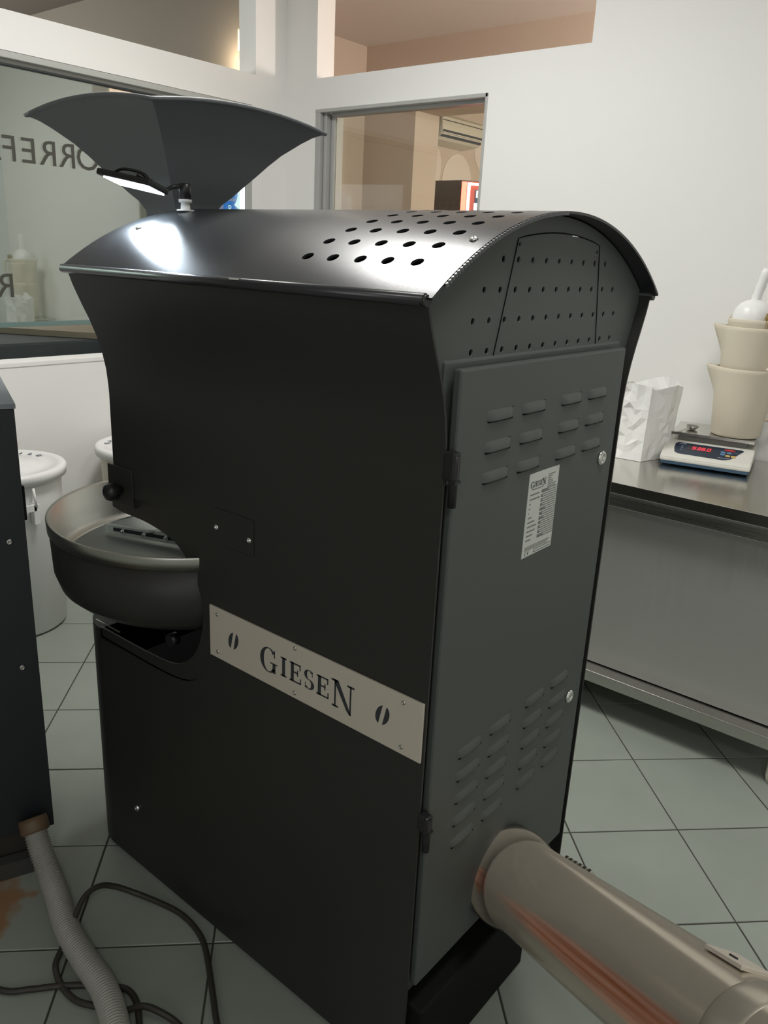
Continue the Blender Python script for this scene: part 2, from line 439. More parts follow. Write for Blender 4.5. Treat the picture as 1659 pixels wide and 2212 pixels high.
pane = mb.build('pane', GLASS_L, w1, recalc=True)
mb = MB(); mb.box(XG-0.0055, XG+0.0055, 0.5, 2.85, 1.142, 1.162, 0.001); mb.build('glass_edge', GLASSEDGE, w1)
# mirrored letters seen from behind, on the far face of the glass
def mirr(s, z, ys, size):
    for ch, yy in zip(s, ys):
        if not ch.strip(): continue
        # readable from the other side: from this side the text runs toward -y
        o = text_mesh(ch, size, LETTER, 'letter', w1, (XG+0.0052, yy, z), (0, -1, 0), (0, 0, 1), 'CENTER', 0.0004)
LS = 0.0782
mirr('TORREFAZIONE', 1.781, [2.115, 2.017, 1.926, 1.842, 1.760, 1.682, 1.600, 1.52, 1.47, 1.40, 1.31, 1.23], 0.136)
mirr('R', 1.262, [1.615], 0.136)

# ---- right window
w2 = struct(bpy.data.objects.new('window_2', None)); COL.objects.link(w2); w2.location = (-2.56, YR, 1.02)
mb = MB()
mb.box(-3.069, -3.035, YR-0.002, YR+0.09, 1.02, 2.163, 0.003)
mb.box(-3.030, -3.012, YR+0.02, YR+0.10, 1.02, 2.150, 0.003)
mb.box(-3.008, -2.985, YR+0.05, YR+0.115, 1.02, 2.150, 0.003)
mb.build('window_frame', ALU, w2)
mb = MB(); mb.box(-3.069, -2.062, YR-0.003, YR+0.03, 2.147, 2.163, 0.002); mb.box(-3.0, -2.062, YR+0.04, YR+0.10, 2.135, 2.150, 0.003)
mb.build('window_frame', ALU, w2)
mb = MB(); mb.box(-2.075, -2.062, YR-0.003, YR+0.10, 1.02, 2.163, 0.002); mb.build('window_frame', ALU, w2)
mb = MB(); mb.box(-2.985, -2.075, YR+0.060, YR+0.066, 1.03, 2.138); mb.build('pane', GLASS, w2)
mb = MB(); mb.box(-3.069, -2.062, YR-0.003, YR+0.11, 1.005, 1.022, 0.002); mb.build('window_sill', ALU, w2)

# ---- room behind the right wall
mb = MB()
Y2 = YR+WT
mb.box(-4.31, -4.25, Y2, 6.8, 0, 2.9)                # its left wall
struct(mb.build('wall_sideroom_left', BEIGE))
mb = MB(); mb.box(-4.25, -3.78, 4.83, 5.11, 0, 2.9); struct(mb.build('wall_sideroom_pier', BEIGE))
mb = MB(); mb.box(-4.25, 1.6, 6.8, 6.9, 0, 2.9); struct(mb.build('wall_sideroom_far', BEIGE))
mb = MB(); mb.box(-3.78, 1.6, 4.83, 5.11, 2.46, 2.9); struct(mb.build('trim_2', BEIGE))
mb = MB(); mb.box(1.55, 1.6, Y2, 6.9, 0, 2.9); struct(mb.build('wall_sideroom_right', BEIGE))
mb = MB(); mb.box(-4.31, 1.6, Y2, 6.9, 2.9, 2.96); struct(mb.build('ceiling_sideroom', CEIL))
mb = MB(); mb.box(-4.25, -3.95, 5.11, 6.8, 0, 2.9); struct(mb.build('wall_sideroom_recess', BEIGE))

# ---- room behind the left wall
mb = MB(); mb.box(-6.4, -6.3, -1.0, 3.12, 0, 2.9); struct(mb.build('wall_frontroom_far', GREENGREY))
mb = MB(); mb.box(-6.3, XL-WT, -1.1, -1.0, 0, 2.9); struct(mb.build('wall_frontroom_left', GREENGREY))
mb = MB(); mb.box(-6.4, XL-WT, YR, YR+WT, 0, 2.9); struct(mb.build('wall_frontroom_right', mat('brown_grey_wall_paint', (0.25, 0.215, 0.18), 0.85, spec=0.2)))
mb = MB(); mb.box(-6.4, XL-WT, -1.1, YR+.0, 2.9, 2.96); struct(mb.build('ceiling_frontroom', TAUPE))

# counter seen through the hatch under the glass
t = thing('service_counter', (-3.9, 2.2, 0), 'dark counter with a pale board edge seen through the hatch under the left window', 'counter')
mb = MB(); mb.box(-4.3, -3.75, 0.2, 3.10, 0.0, 1.02, 0.01); mb.build('cabinet_body', DARKCOUNTER, t)
mb = MB(); mb.prism([(-4.32, 1.9, 1.022), (-3.62, 2.35, 1.022), (-3.62, 3.10, 1.022), (-4.32, 3.10, 1.022)], (0, 0, 0.03)); mb.build('counter_top', WOOD, t)

# television behind the glass
t = thing('television', (-3.37, 2.78, 1.4), 'lit flat screen with blue shapes and black frame behind the roaster hopper', 'television')
TX = -3.345
mb = MB(); mb.box(TX-0.03, TX, 2.45, 2.915, 1.36, 1.83, 0.003); mb.build('screen_frame', PLASTIC, t)
mb = MB(); mb.box(TX, TX+0.002, 2.66, 2.897, 1.38, 1.815); sc = mb.build('screen', SCREENW, t)
def disc(y, z, r, m_, off):
    mb = MB(); mb.lathe([(0.0, 0), (r, 0), (r, .0004), (0, .0004)], (TX+off, y, z), 36, (1, 0, 0), caps=False); mb.build('picture', m_, sc)
disc(2.772, 1.757, .078, SCREENB, .0024); disc(2.795, 1.625, .082, SCREENB, .0026)
disc(2.722, 1.690, .035, SCREENP, .0031)
mb = MB(); mb.box(TX+.0030, TX+.0034, 2.775, 2.832, 1.718, 1.732); mb.build('picture', SCREENP, sc)
text_mesh('R', 0.045, SCREENW, 'picture_letter', sc, (TX+0.0034, 2.800, 1.668), (0, 1, 0), (0, 0, 1), 'CENTER', .0003)
mb = MB(); mb.box(TX-0.05, TX-0.031, 2.62, 2.72, 1.0, 1.45, 0.004); mb.box(TX-0.055, TX+0.005, 2.5, 2.84, 1.006, 1.014, 0.003); mb.build('stand', PLASTIC, t)

# wall lamp in the front room, seen through the left high opening
t = thing('wall_lamp', (-3.64, 3.10, 2.5), 'small framed warm wall lamp glowing in the high opening of left wall', 'lamp')
mb = MB(); mb.box(-3.607, -3.52, 3.085, 3.118, 2.470, 2.570, .002); mb.build('lamp_frame', CREAMPL, t)
mb = MB(); mb.box(-3.595, -3.53, 3.078, 3.084, 2.482, 2.558, .002); mb.build('lamp_glass', LAMPGLOW, t)

# air conditioner
t = thing('air_conditioner', (-3.95, 5.4, 2.3), 'cream wall air conditioner seen through the right window', 'air conditioner')
mb = MB()
prof = [(-3.95, 2.492), (-3.80, 2.492), (-3.765, 2.470), (-3.755, 2.385), (-3.77, 2.345), (-3.80, 2.318), (-3.95, 2.30)]
mb.prism([(x, 5.125, z) for x, z in prof], (0, 0.535, 0)); mb.build('casing', CREAMPL, t)
mb = MB(); mb.box(-3.775, -3.756, 5.13, 5.65, 2.368, 2.392, 0.002); mb.build('air_outlet', INK, t)
mb = MB(); mb.box(-3.79, -3.765, 5.13, 5.65, 2.336, 2.352, 0.002); mb.build('air_outlet', INK, t)
mb = MB(); mb.box(-3.7655, -3.7595, 5.13, 5.65, 2.444, 2.449); mb.build('grille_gap', INK, t)
mb = MB(); mb.box(-3.775, -3.749, 5.13, 5.65, 2.360, 2.366); mb.build('flap', CREAMPL, t)

# arch shapes painted on the recess wall
t = thing('wall_decor', (-3.95, 5.6, 1.6), 'pale round arch shapes on the wall below the air conditioner', 'wall decor')
PALE = mat('pale_decor_paint', (0.80, 0.72, 0.65), 0.8)
for yy, zz, ry, rz in ((5.615, 2.07, 0.20, .205), (6.0, 2.36, 0.17, .19), (5.33, 2.15, 0.06, .13)):
    mb = MB(); pts = [(-3.95, yy+ry*math.cos(a), zz+rz*math.sin(a)) for a in [2*math.pi*k/40 for k in range(40)]]
    if ry > .1 and yy < 5.9: pts = [p for p in pts if p[2] >= zz-.001]+[(-3.95, yy-ry, 1.3), (-3.95, yy+ry, 1.3)]
    mb.prism(pts, (0.006, 0, 0)); mb.build('arch_shape', PALE, t)

# kiosk with red light edge
t = thing('display_kiosk', (-2.95, 4.25, 0), 'grey vending kiosk with glowing red edge and lit screen behind right window', 'kiosk')
KY = 4.2
kc = [Vector((-3.107, KY)), Vector((-2.914, KY)), Vector((-2.914+0.10*2.2, KY+0.12*2.2)), Vector((-3.107+0.22, KY+0.264))]
mb = MB(); mb.prism([(p.x, p.y, 0) for p in kc], (0, 0, 1.938)); mb.build('cabinet_body', KIOSKSIDE, t)
d = (kc[2]-kc[1]).normalized(); nn = Vector((d.y, -d.x))
def kq(s0, s1, z0, z1, off, thick):
    a = kc[1]+d*s0+nn*off; b = kc[1]+d*s1+nn*off; c = b+nn*thick; e = a+nn*thick
    return [(a.x, a.y, z0), (b.x, b.y, z0), (c.x, c.y, z0), (e.x, e.y, z0)], (0, 0, z1-z0)
mb = MB(); mb.prism(*kq(0.0, 0.30, 0.0, 1.932, 0.0, 0.006)); mb.build('front_panel', mat('kiosk_red', (0.45, 0.09, 0.07), 0.4, emis=(0.5, 0.08, 0.06), estr=0.6), t)
mb = MB(); mb.prism(*kq(0.035, 0.052, 0.3, 1.925, 0.006, 0.006)); mb.prism(*kq(0.035, 0.30, 1.912, 1.926, 0.006, 0.006)); mb.build('light_strip', HOTSTRIP, t)
mb = MB(); mb.prism(*kq(0.0, 0.03, 0.3, 1.93, 0.004, 0.004)); mb.build('light_strip', REDGLOW, t)
mb = MB(); mb.prism(*kq(0.085, 0.30, 0.9, 1.888, 0.006, 0.004)); ks = mb.build('screen', SCREEND, t)
mb = MB(); mb.prism(*kq(0.09, 0.24, 1.845, 1.885, 0.011, 0.001)); mb.prism(*kq(0.08, 0.24, 1.775, 1.815, 0.011, 0.001)); mb.build('picture', SCREENW, ks)

# ================================================================== COFFEE ROASTER
YC = 1.2165; X0 = -0.63; X1 = -1.478
RT = thing('coffee_roaster', (-1.1, YC, 0), 'large black coffee roasting machine with arched roof and square hopper in room centre', 'coffee roaster')
def ys(y):  # scale helper: points measured in plane y=.9 moved to the real side plane y=.915
    return y
K = 0.915/0.9
def sp(x, z, y=0.915):  # (x,z) measured at y=.9 -> real
    k = y/0.9
    return Vector((x*k, y, 1.5-(1.5-z)*k))
# profile of side flare: (z, inward y offset from centre)
FL = [(1.452, .3685), (1.435, .363), (1.417, .3575), (1.398, .350), (1.38, .3425), (1.348, .3285), (1.315, .3165), (1.285, .3085), (1.25, .3030), (1.225, .3018), (1.20, .3015)]
def arc_pts(p, n=5): return spline([Vector((a[0], a[1], 0)) for a in p], n)
inner = [(-1.475, .958), (-1.438, .953), (-1.361, .952), (-1.294, .943), (-1.25, .928), (-1.212, .896), (-1.189, .858), (-1.177, .819), (-1.179, .774), (-1.199, .717), (-1.234, .678), (-1.285, .653), (-1.382, .645), (-1.56, .643)]
outer = [(-1.388, .996), (-1.338, .998), (-1.265, .988), (-1.206, .961), (-1.163, .922), (-1.145, .881), (-1.140, .83), (-1.143, .77), (-1.16, .70), (-1.20, .65), (-1.26, .625), (-1.36, .618), (-1.56, .618)]
I = [sp(p.x, p.y) for p in arc_pts(inner)]
O = [sp(p.x, p.y) for p in arc_pts(outer)]
def side_panel(sign):
    mb = MB(); th = 0.004
    Y = lambda off: YC+sign*off
    ybase = Y(.3015)
    if sign < 0:
        XF = -1.585
        poly = [Vector((X0, ybase, 0.012)), Vector((XF, ybase, 0.012)), Vector((XF, ybase, O[-1].z))] + [Vector((p.x, ybase, p.z)) for p in O[::-1]]
        poly += [Vector((O[0].x, ybase, 0.965)), Vector((X1-0.005, ybase, 0.965)), Vector((X1-0.005, ybase, 1.198)), Vector((X0, ybase, 1.198))]
    else:
        poly = [Vector((X0, ybase, 0.012)), Vector((-1.585, ybase, 0.012)), Vector((-1.585, ybase, 0.62)), Vector((X1-.005, ybase, 0.66)), Vector((X1-0.005, ybase, 1.198)), Vector((X0, ybase, 1.198))]
    mb.prism(poly, (0, -sign*th, 0))
    xf_ = lambda z: X1-0.005-(0.018*max(0, (z-1.2)/.25))
    FLs = FL[:-1]+[(1.210, .3015), (1.198, .3015)]
    out_r = [[(X0, Y(off), z), (xf_(z), Y(off), z)] for z, off in FLs]
    in_r = [[(X0, Y(off-th), z), (xf_(z), Y(off-th), z)] for z, off in FLs]
    V = mb.grid(out_r, True)
    V2 = mb.grid(in_r, True)
    for A_, B_ in (([r[0] for r in out_r], [r[0] for r in in_r]), ([r[1] for r in out_r], [r[1] for r in in_r])):
        mb.grid([[a, b] for a, b in zip(A_, B_)], False)
    mb.grid([out_r[0], in_r[0]], False)
    bmesh.ops.recalc_face_normals(mb.bm, faces=mb.bm.faces[:])
    for f_ in mb.bm.faces:
        c_ = f_.calc_center_median()
        if f_.smooth and (f_.normal.y*sign > 0) != (abs(c_.y-YC) > abs(Y(0)-YC)) : pass
    return mb.build('side_panel', BLACK, RT)
side_panel(-1); side_panel(1)
# rolled hem along the top of each side panel
for s in (-1, 1):
    mb = MB(); mb.tube([(X0+0.0, YC+s*.371, 1.447), (X1-.03, YC+s*.3695, 1.446)], 0.0085, 10); mb.build('panel_hem', BLACKTOP, RT)
# trim band around the cooling tray cut-out (recessed plate between the two arcs)
mb = MB()
n = min(len(I), len(O)); 
def resample(P, m):
    L = [0]; 
    for a, b in zip(P[:-1], P[1:]): L.append(L[-1]+(b-a).length)
    out = []
    for k in range(m):
        s = L[-1]*k/(m-1); i = 0
        while i < len(L)-2 and L[i+1] < s: i += 1
        t = (s-L[i])/max(1e-9, L[i+1]-L[i]); out.append(P[i].lerp(P[i+1], t))
    return out
Ir = resample([sp(-1.478, .958)]+I, 60); Or = resample([sp(-1.478, 1.0), sp(-1.43, 1.0)]+[p+Vector((0.006, 0, 0.004)) for p in O], 60)
rows = [[Vector((a.x, .9195, a.z)), Vector((b.x, .9195, b.z))] for a, b in zip(Ir, Or)]
rows2 = [[Vector((a.x, .9235, a.z)), Vector((b.x, .9235, b.z))] for a, b in zip(Ir, Or)]
A = mb.grid(rows, False); B = mb.grid(rows2, False)
for i in range(59):
    mb._f([A[i][0], A[i+1][0], B[i+1][0], B[i][0]], True); mb._f([A[i][1], A[i+1][1], B[i+1][1], B[i][1]])
mb._f([A[0][0], A[0][1], B[0][1], B[0][0]]); mb._f([A[-1][0], A[-1][1], B[-1][1], B[-1][0]])
mb.build('cutout_trim', BLACK, RT)

# roof
RR = .614; ZCY = .963
def arc(off, r): return math.asin(off/r)
def roof_z(y): return ZCY+math.sqrt(RR*RR-(y-YC)**2)
a_max = math.asin(.3735/RR)
mb = MB(); N = 40; xa, xb = X0+0.012, -1.505
rows = []
for k in range(N+1):
    a = -a_max+2*a_max*k/N
    p = lambda r: (YC+r*math.sin(a), ZCY+r*math.cos(a))
    o1 = p(RR); i1 = p(RR-0.004)
    rows.append([(xa, *o1), (xb, *o1), (xb, *i1), (xa, *i1)])
V = mb.grid(rows, True, closed=True)
mb._f(V[0][::-1]); mb._f(V[-1])
for f_ in mb.bm.faces:
    f_.smooth = abs(f_.normal.x) < 0.5 if f_.normal.length else True
bmesh.ops.recalc_face_normals(mb.bm, faces=mb.bm.faces[:])
for f_ in mb.bm.faces: f_.normal_update(); f_.smooth = abs(f_.normal.x) < 0.3
roof = mb.build('roof_cover', BLACKTOP, RT)
dr = MB()
for yy, xs in ((.905, [-.901, -.849, -.795, -.744, -.692]), (.949, [-.899, -.847, -.794, -.742, -.690]), (.992, [-.893, -.842, -.789, -.738, -.686]),
               (1.035, [-.887, -.836, -.785, -.735, -.684]), (1.078, [-.880, -.829, -.779, -.728, -.678]), (1.121, [-.875, -.824, -.774, -.723, -.672]),
               (1.164, [-.875, -.824, -.774, -.723, -.672]), (1.207, [-.875, -.824, -.774, -.723, -.672]), (1.25, [-.875, -.824, -.774, -.723, -.672]), (1.293, [-.875, -.824, -.774, -.723, -.672])):
    for x in xs:
        a = math.asin((yy-YC)/RR); nrm = Vector((0, math.sin(a), math.cos(a))); c = Vector((x, YC, ZCY))+nrm*(RR-0.01)
        dr.lathe([(0.0098, 0), (0.0098, 0.02)], c, 20, nrm)
# drill in local coordinates of the roof part
bmesh.ops.translate(dr.bm, verts=dr.bm.verts[:], vec=(0, 0, 0))
cut(roof, dr)
def radial_normals(o):
    me = o.data
    for p in me.polygons: p.use_smooth = True
    me.update()
    ns = []
    L_ = wloc(o)
    for p in me.polygons:
        flatend = abs(p.normal.x) > .5
        for li in p.loop_indices:
            v = me.vertices[me.loops[li].vertex_index].co+L_
            rad = Vector((0, v.y-YC, v.z-ZCY)).normalized()
            if abs(p.normal.dot(rad)) > .8 and not flatend: ns.append(rad if p.normal.dot(rad) > 0 else -rad)
            else: ns.append(Vector(p.normal))
    me.normals_split_custom_set(ns)
radial_normals(roof)
# ribbed edge seal along the rear end arc
mb = MB()
for k in range(4, 50):
    a = -a_max+2*a_max*(k+.5)/110
    c = Vector((xa+0.002, YC+(RR-0.002)*math.sin(a), ZCY+(RR-0.002)*math.cos(a)))
    m4 = Matrix.Translation(c) @ Matrix.Rotation(-a, 4, 'X') @ Matrix.Rotation(0.5, 4, 'Z')
    mb.box(-.0018, .0018, -.002, .002, -.004, .0012, 0.0, m4)
mb.build('edge_seal', mat('grey_edge_seal', (0.16, .165, .165), 0.4), RT)
# end cap sheet (gable) of the rear, recessed
XE1 = -0.650
def gable(x, th, zlow, shrink=0.0, name='end_panel', m=BLACKEND):
    mb = MB(); pts = []
    for z, off in FL[::-1]: pts.append((x, YC-off+.005+shrink, z))
    pts = [(x, YC-.297, zlow)] + pts[:-1]
    for k in range(25):
        a = (-a_max+2*a_max*k/24)*.955
        pts.append((x, YC+(RR-.006-shrink)*math.sin(a), ZCY+(RR-.006-shrink)*math.cos(a)))
    for z, off in FL[1:]: pts.append((x, YC+off-.005-shrink, z))
    pts.append((x, YC+.297, zlow))
    mb.prism(pts, (-th, 0, 0)); return mb.build(name, m, RT)
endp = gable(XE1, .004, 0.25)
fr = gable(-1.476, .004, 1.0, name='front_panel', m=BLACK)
dr = MB()
kx = .65/.63
def ez(z): return 1.5-(1.5-z)*kx
def ey(y): return y*kx
rowsH = [(1.5015, 1.026, 1.360, 9), (1.459, .982, 1.402, 11), (1.4165, .959, 1.419, 12), (1.3735, .960, 1.415, 12)]
for z, ya, yb, nn_ in rowsH:
    for k in range(nn_):
        yy = ey(ya+(yb-ya)*k/(nn_-1)); dr.lathe([(0.0052, 0), (0.0052, .02)], (XE1-.012, yy, ez(z)), 14, (1, 0, 0))
cut(endp, dr)
# engraved seam of the inner gable plate
mb = MB(); seam = [(ey(1.017), ez(1.357)), (ey(1.061), ez(1.531))]
for k in range(1, 12):
    yy = 1.061+(1.328-1.061)*k/12; seam.append((ey(yy), ez(1.5315+.0125*math.sin(math.pi*k/12)**.9)))
seam += [(ey(1.328), ez(1.5305)), (ey(1.36), ez(1.357))]
mb.tube([(XE1+.0002, a, b) for a, b in seam], 0.0011, 6); mb.build('seam', MATTE, RT)
for y_, z_ in ((1.067, 1.523), (1.322, 1.520)): mb = MB(); mb.lathe([(.003, 0), (.002, .0015)], (XE1, ey(y_), ez(z_)), 12, (1, 0, 0)); mb.build('rivet', BLACK, RT)
mb = MB(); mb.box(XE1-.001, XE1+.0008, ey(1.225), ey(1.245), ez(1.5405), ez(1.5425)); mb.build('chip', CHROME, RT)
# screws on the roof
for x, y in ((-.646, .969), (-1.436, .972)):
    a = math.asin((y-YC)/RR); screw(RT, (x, y, roof_z(y)), (0, math.sin(a), math.cos(a)), 0.0065, 'roof_screw')
mb = MB(); mb.box(-1.005, -.982, .838, .846, 1.452, 1.4545); mb.build('clip', CHROME, RT)
# curled ends of the hem
for s in (-1, 1):
    mb = MB(); mb.lathe([(.008, 0), (.008, .008)], (X0-.004, YC+s*.371, 1.446), 14, (1, 0, 0)); mb.build('hem_cap', BLACK, RT)

# core inside (keeps the housing opaque)
mb = MB(); mb.box(-1.09, -.675, .93, 1.50, .012, 1.40); mb.box(-1.46, -1.0, .93, 1.50, 1.05, 1.40); mb.box(-1.46, -1.0, .94, 1.49, .1, .60)
mb.build('inner_housing', MATTE, RT)

# front lower body with rounded corners
xf, rc = -1.70, .12
mb = MB(); pts = []
cy0 = .915+rc; cy1 = 1.518-rc
for k in range(11):
    a = -math.pi/2-math.pi/2*k/10; pts.append((xf+rc+rc*math.cos(a), cy0+rc*math.sin(a)))
for k in range(11):
    a = math.pi-math.pi/2*k/10; pts.append((xf+rc+rc*math.cos(a), cy1+rc*math.sin(a)))
z0, z1 = .012, .628
mb.grid([[(x, y, z0) for x, y in pts], [(x, y, z1) for x, y in pts]], True)
mb.bm.faces.ensure_lookup_table()
a = [mb.bm.verts.new((x, y, z1)) for x, y in pts]; mb._f(a)
mb.build('lower_body', BLACK, RT)
mb = MB(); mb.box(-1.60, -1.5, .915, .919, .6435, .6452); mb.build('metal_edge', CHROME, RT)
mb = MB(); mb.cyl((-1.33, .93, .68), (-1.33, .95, .68), .014); mb.build('latch', PLASTIC, RT)

# plinth / blower outlet under the duct
mb = MB(); mb.box(-.66, -.603, .93, 1.32, .0, .19, .006); mb.build('blower_outlet', mat('black_base_paint', (.005, .005, .004), .7, spec=.2), RT)

# knob plate, knob, access plate, side screws
mb = MB(); mb.box(sp(-1.476, 0).x, sp(-1.388, 0).x, .911, .916, .965, 1.048, .0015); mb.build('latch_plate', BLACK, RT)
mb = MB(); c = sp(-1.449, 1.008, .90)
mb.lathe([(.006, 0), (.006, .012), (.014, .016), (.019, .024), (.0195, .034), (.016, .042), (.008, .046), (0.0, .047)], (c.x, .916, 1.0), 24, (0, -1, 0)); mb.build('knob', PLASTIC, RT)
p0 = sp(-1.127, .972); p1 = sp(-1.02, 1.040)
mb = MB(); mb.box(p0.x, p1.x, .9125, .9155, p0.z, p1.z, .0012); ap = mb.build('access_plate', BLACK, RT)
for x, z in ((-1.124, 1.003), (-1.033, 1.001)): q = sp(x, z); screw(RT, (q.x+.004, .9125, q.z), (0, -1, 0), .0055, 'panel_screw')
q = sp(-1.441, .205); screw(RT, (q.x, .915, q.z), (0, -1, 0), .009, 'panel_screw', h=.006)

# ---- name plate with the cut letters
np_ = MB(); pz0, pz1 = sp(0, .731).z, sp(0, .8385).z; px0, px1 = sp(-1.145, 0).x, -.6335
np_.box(px0, px1, .9105, .9145, pz0, pz1, .0006)
PL = np_.build('name_plate', PLATE, RT)
def strokes(shapes, ox, oz, s, mbx, yy=.9103):
    for sh in shapes: mbx.prism([(ox+x*s, yy, oz+z*s) for x, z in sh], (0, .0006, 0))
def rect(x0, x1, z0, z1): return [(x0, z0), (x1, z0), (x1, z1), (x0, z1)]
def band(cx, cz, rx, rz, a0, a1, w, n=14, wv=None):
    """arc stroke split in quads, thick on the vertical parts"""
    out = []
    for k in range(n):
        qs = []
        for t, sgn in ((k, 1), (k+1, 1), (k+1, -1), (k, -1)):
            a = math.radians(a0+(a1-a0)*t/n); ww = w*(0.35+0.65*abs(math.cos(a)))
            qs.append((cx+(rx+sgn*ww/2)*math.cos(a), cz+(rz+sgn*ww*.5/2)*math.sin(a)))
        out.append(qs)
    return out
def glyph(ch):
    th, tn = .19, .055
    if ch == 'G':
        s = band(.42, .5, .34, .46, 40, 322, th, 22)
        s += [rect(.62, .77, .06, .42), rect(.50, .86, .40, .45), rect(.69, .74, .66, .95)]
        return s, .92
    if ch == 'I': return [rect(.13, .33, 0, 1), rect(.03, .43, 0, .08), rect(.03, .43, .92, 1)], .5
    if ch == 'E': return [rect(.10, .30, 0, 1), rect(.02, .74, .92, 1), rect(.02, .78, 0, .08), rect(.30, .56, .48, .56), rect(.67, .74, .70, 1), rect(.71, .78, 0, .30), rect(.51, .58, .36, .68)], .84
    if ch == 'S':
        s = band(.33, .735, .22, .235, 35, 270, .19, 14)+band(.33, .265, .24, .235, 90, -145, .20, 14)
        s += [rect(.52, .56, .70, .97), rect(.08, .12, .03, .32)]
        return s, .68
    if ch == 'N': return [rect(.12, .19, 0, 1), rect(.02, .30, 0, .07), rect(-.02, .26, .93, 1), rect(.79, .86, -.06, 1), rect(.67, .98, .93, 1), [(.06, 1), (.29, 1), (.88, -.06), (.80, -.06), (.66, .05)]], .98
def word(wd, ox, oz, h, big, parent, name, yy=.9103, gap=.16, smalls=.70):
    x = ox; 
    for k, ch in enumerate(wd):
        s = h if ch in big else h*smalls
        sh, adv = glyph(ch); mbx = MB(); zz = oz if ch == 'G' else oz
        if ch in 'IESE' : zz = oz+h*.14
        strokes(sh, x, zz, s, mbx, yy); mbx.build(name, INK, parent)
        x += (adv*s)+gap*h
plen = px1-px0
def plx(px): return px0+(px1-px0)*px
word('GIESEN', sp(-.998, 0).x, sp(0, .757).z-.001, .0535, 'GN', PL, 'letter', gap=.085, smalls=.73)
for fx in (.135, .845):
    mb = MB(); cx = plx(fx); cz = (pz0+pz1)/2
    for sgn in (-1, 1):
        pts = [(cx+sgn*.0018+sgn*abs(.0125*math.cos(a))+.30*.016*math.sin(a)*.0, .9103, cz+.0185*math.sin(a)) for a in [-math.pi/2*.88+math.pi*.88*k/12 for k in range(13)]]
        pts = [(x+(z-cz)*.22, y, z) for x, y, z in pts]
        mb.prism(pts, (0, .0006, 0))
    mb.build('bean_emblem', INK, PL)
for fx, fz in ((.045, .87), (.045, .13), (.455, .93), (.455, .10), (.925, .88), (.925, .12)):
    screw(PL, (plx(fx), .9105, pz0+(pz1-pz0)*fz), (0, -1, 0), .0042, 'plate_screw', STEEL, .002)

# ---- rear cabinet door with frame
XD = -.625
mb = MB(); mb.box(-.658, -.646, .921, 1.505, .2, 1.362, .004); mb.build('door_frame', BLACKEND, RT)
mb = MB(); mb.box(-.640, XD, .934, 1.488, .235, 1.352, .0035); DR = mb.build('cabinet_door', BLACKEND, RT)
def louver(yc, zc, wdt, hgt, par):
    mb = MB(); n = 10; rows = []
    # scoop shape: open at the lower edge
    for i in range(n+1):
        v = i/n; row = []
        for j in range(n+1):
            u_ = j/n*2-1
            prof_ = math.sin(min(1, v*1.15)*math.pi*.5) if v < .87 else 1.0
            edge = max(0, 1-abs(u_)**5)
            row.append((XD+.0052*edge*prof_*1.0, yc+u_*wdt/2, zc+hgt/2-v*hgt))
        rows.append(row)
    rows.append([(XD-.0005, p[1], zc-hgt/2+.0008) for p in rows[-1]])
    mb.grid(rows, True)
    o_ = mb.build('louver', BLACKEND, par)
    return o_
def louver_dark(yc, zc, wdt, hgt, par):
    mb = MB(); mb.box(XD-.0003, XD+.0035, yc-wdt/2*.9, yc+wdt/2*.9, zc-hgt/2-.0012, zc-hgt/2+.001); return mb
protoL = None
dk = MB()
LV = []
for r_, z in enumerate((1.277, 1.229, 1.181)):
    for y_ in (1.047, 1.150, 1.281, 1.383): LV.append((y_, z))
for z in (.689, .6425, .596, .549, .502):
    for y_ in (1.047, 1.147, 1.275, 1.376): LV.append((y_, z))
for y_, z in LV:
    if protoL is None:
        protoL = louver(y_, z, .074, .0165, DR); base = (y_, z)
    else:
        c = protoL.copy(); COL.objects.link(c); c.parent = DR; c.location = Vector((0, y_-base[0], z-base[1]))
    if (y_, z) == base:
        dk.box(XD-.0005, XD+.0028, y_-.034, y_+.034, z-.0102, z-.0078); gap0 = dk.build('louver_gap', MATTE, DR)
    else:
        c = gap0.copy(); COL.objects.link(c); c.parent = DR; c.location = Vector((0, y_-base[0], z-base[1]))
for y_, z in ((1.437, 1.145), (1.434, .622)):
    mb = MB(); mb.lathe([(.0145, 0), (.0145, .003), (.011, .006), (.0075, .006), (.0065, .002), (0, .002)], (XD, y_, z), 24, (1, 0, 0))
    mb.lathe([(.0035, .002), (.0035, .005), (0, .005)], (XD, y_, z), 3, (1, 0, 0), smooth=False); mb.build('door_lock', CHROME, DR)
for z0_, z1_ in ((1.156, 1.238), (.55, .62)):
    mb = MB(); mb.box(-.632, -.612, .912, .930, z0_+.04, z1_, .003); mb.cyl((-.617, .921, z0_), (-.617, .921, z1_-.005), .0065, 12); mb.box(-.64, -.628, .917, .940, z0_+.03, z1_-.008, .002)
    mb.box(-.622, -.610, .915, .930, z0_+.036, z0_+.040)
    mb.build('hinge', PLASTIC, RT)
# rating plate
mb = MB(); mb.box(XD, XD+.0008, 1.160, 1.264, 1.0085, 1.1605); RP = mb.build('rating_plate', LABEL, RT)
XP = XD+.0009
def lab_rect(mbx, y0, y1, z0, z1, y=XP): mbx.box(y, y+.0003, y0, y1, z0, z1)
mb = MB()
zr = 1.1245
for k in range(11):
    zt = zr-.0083*k; lab_rect(mb, 1.207, 1.2625, zt, zt+.0008); lab_rect(mb, 1.207, 1.2625, zt-.0042, zt-.0034); lab_rect(mb, 1.207, 1.2078, zt-.0042, zt+.0008)
lab_rect(mb, 1.2005, 1.2600, 1.0170, 1.0177); lab_rect(mb, 1.2005, 1.2600, 1.0118, 1.0125); lab_rect(mb, 1.2005, 1.2012, 1.0118, 1.0177)
mb.build('printed_rules', INK, RP)
mb = MB(); GREYINK = mat('grey_print', (0.16, .17, .16), .7)
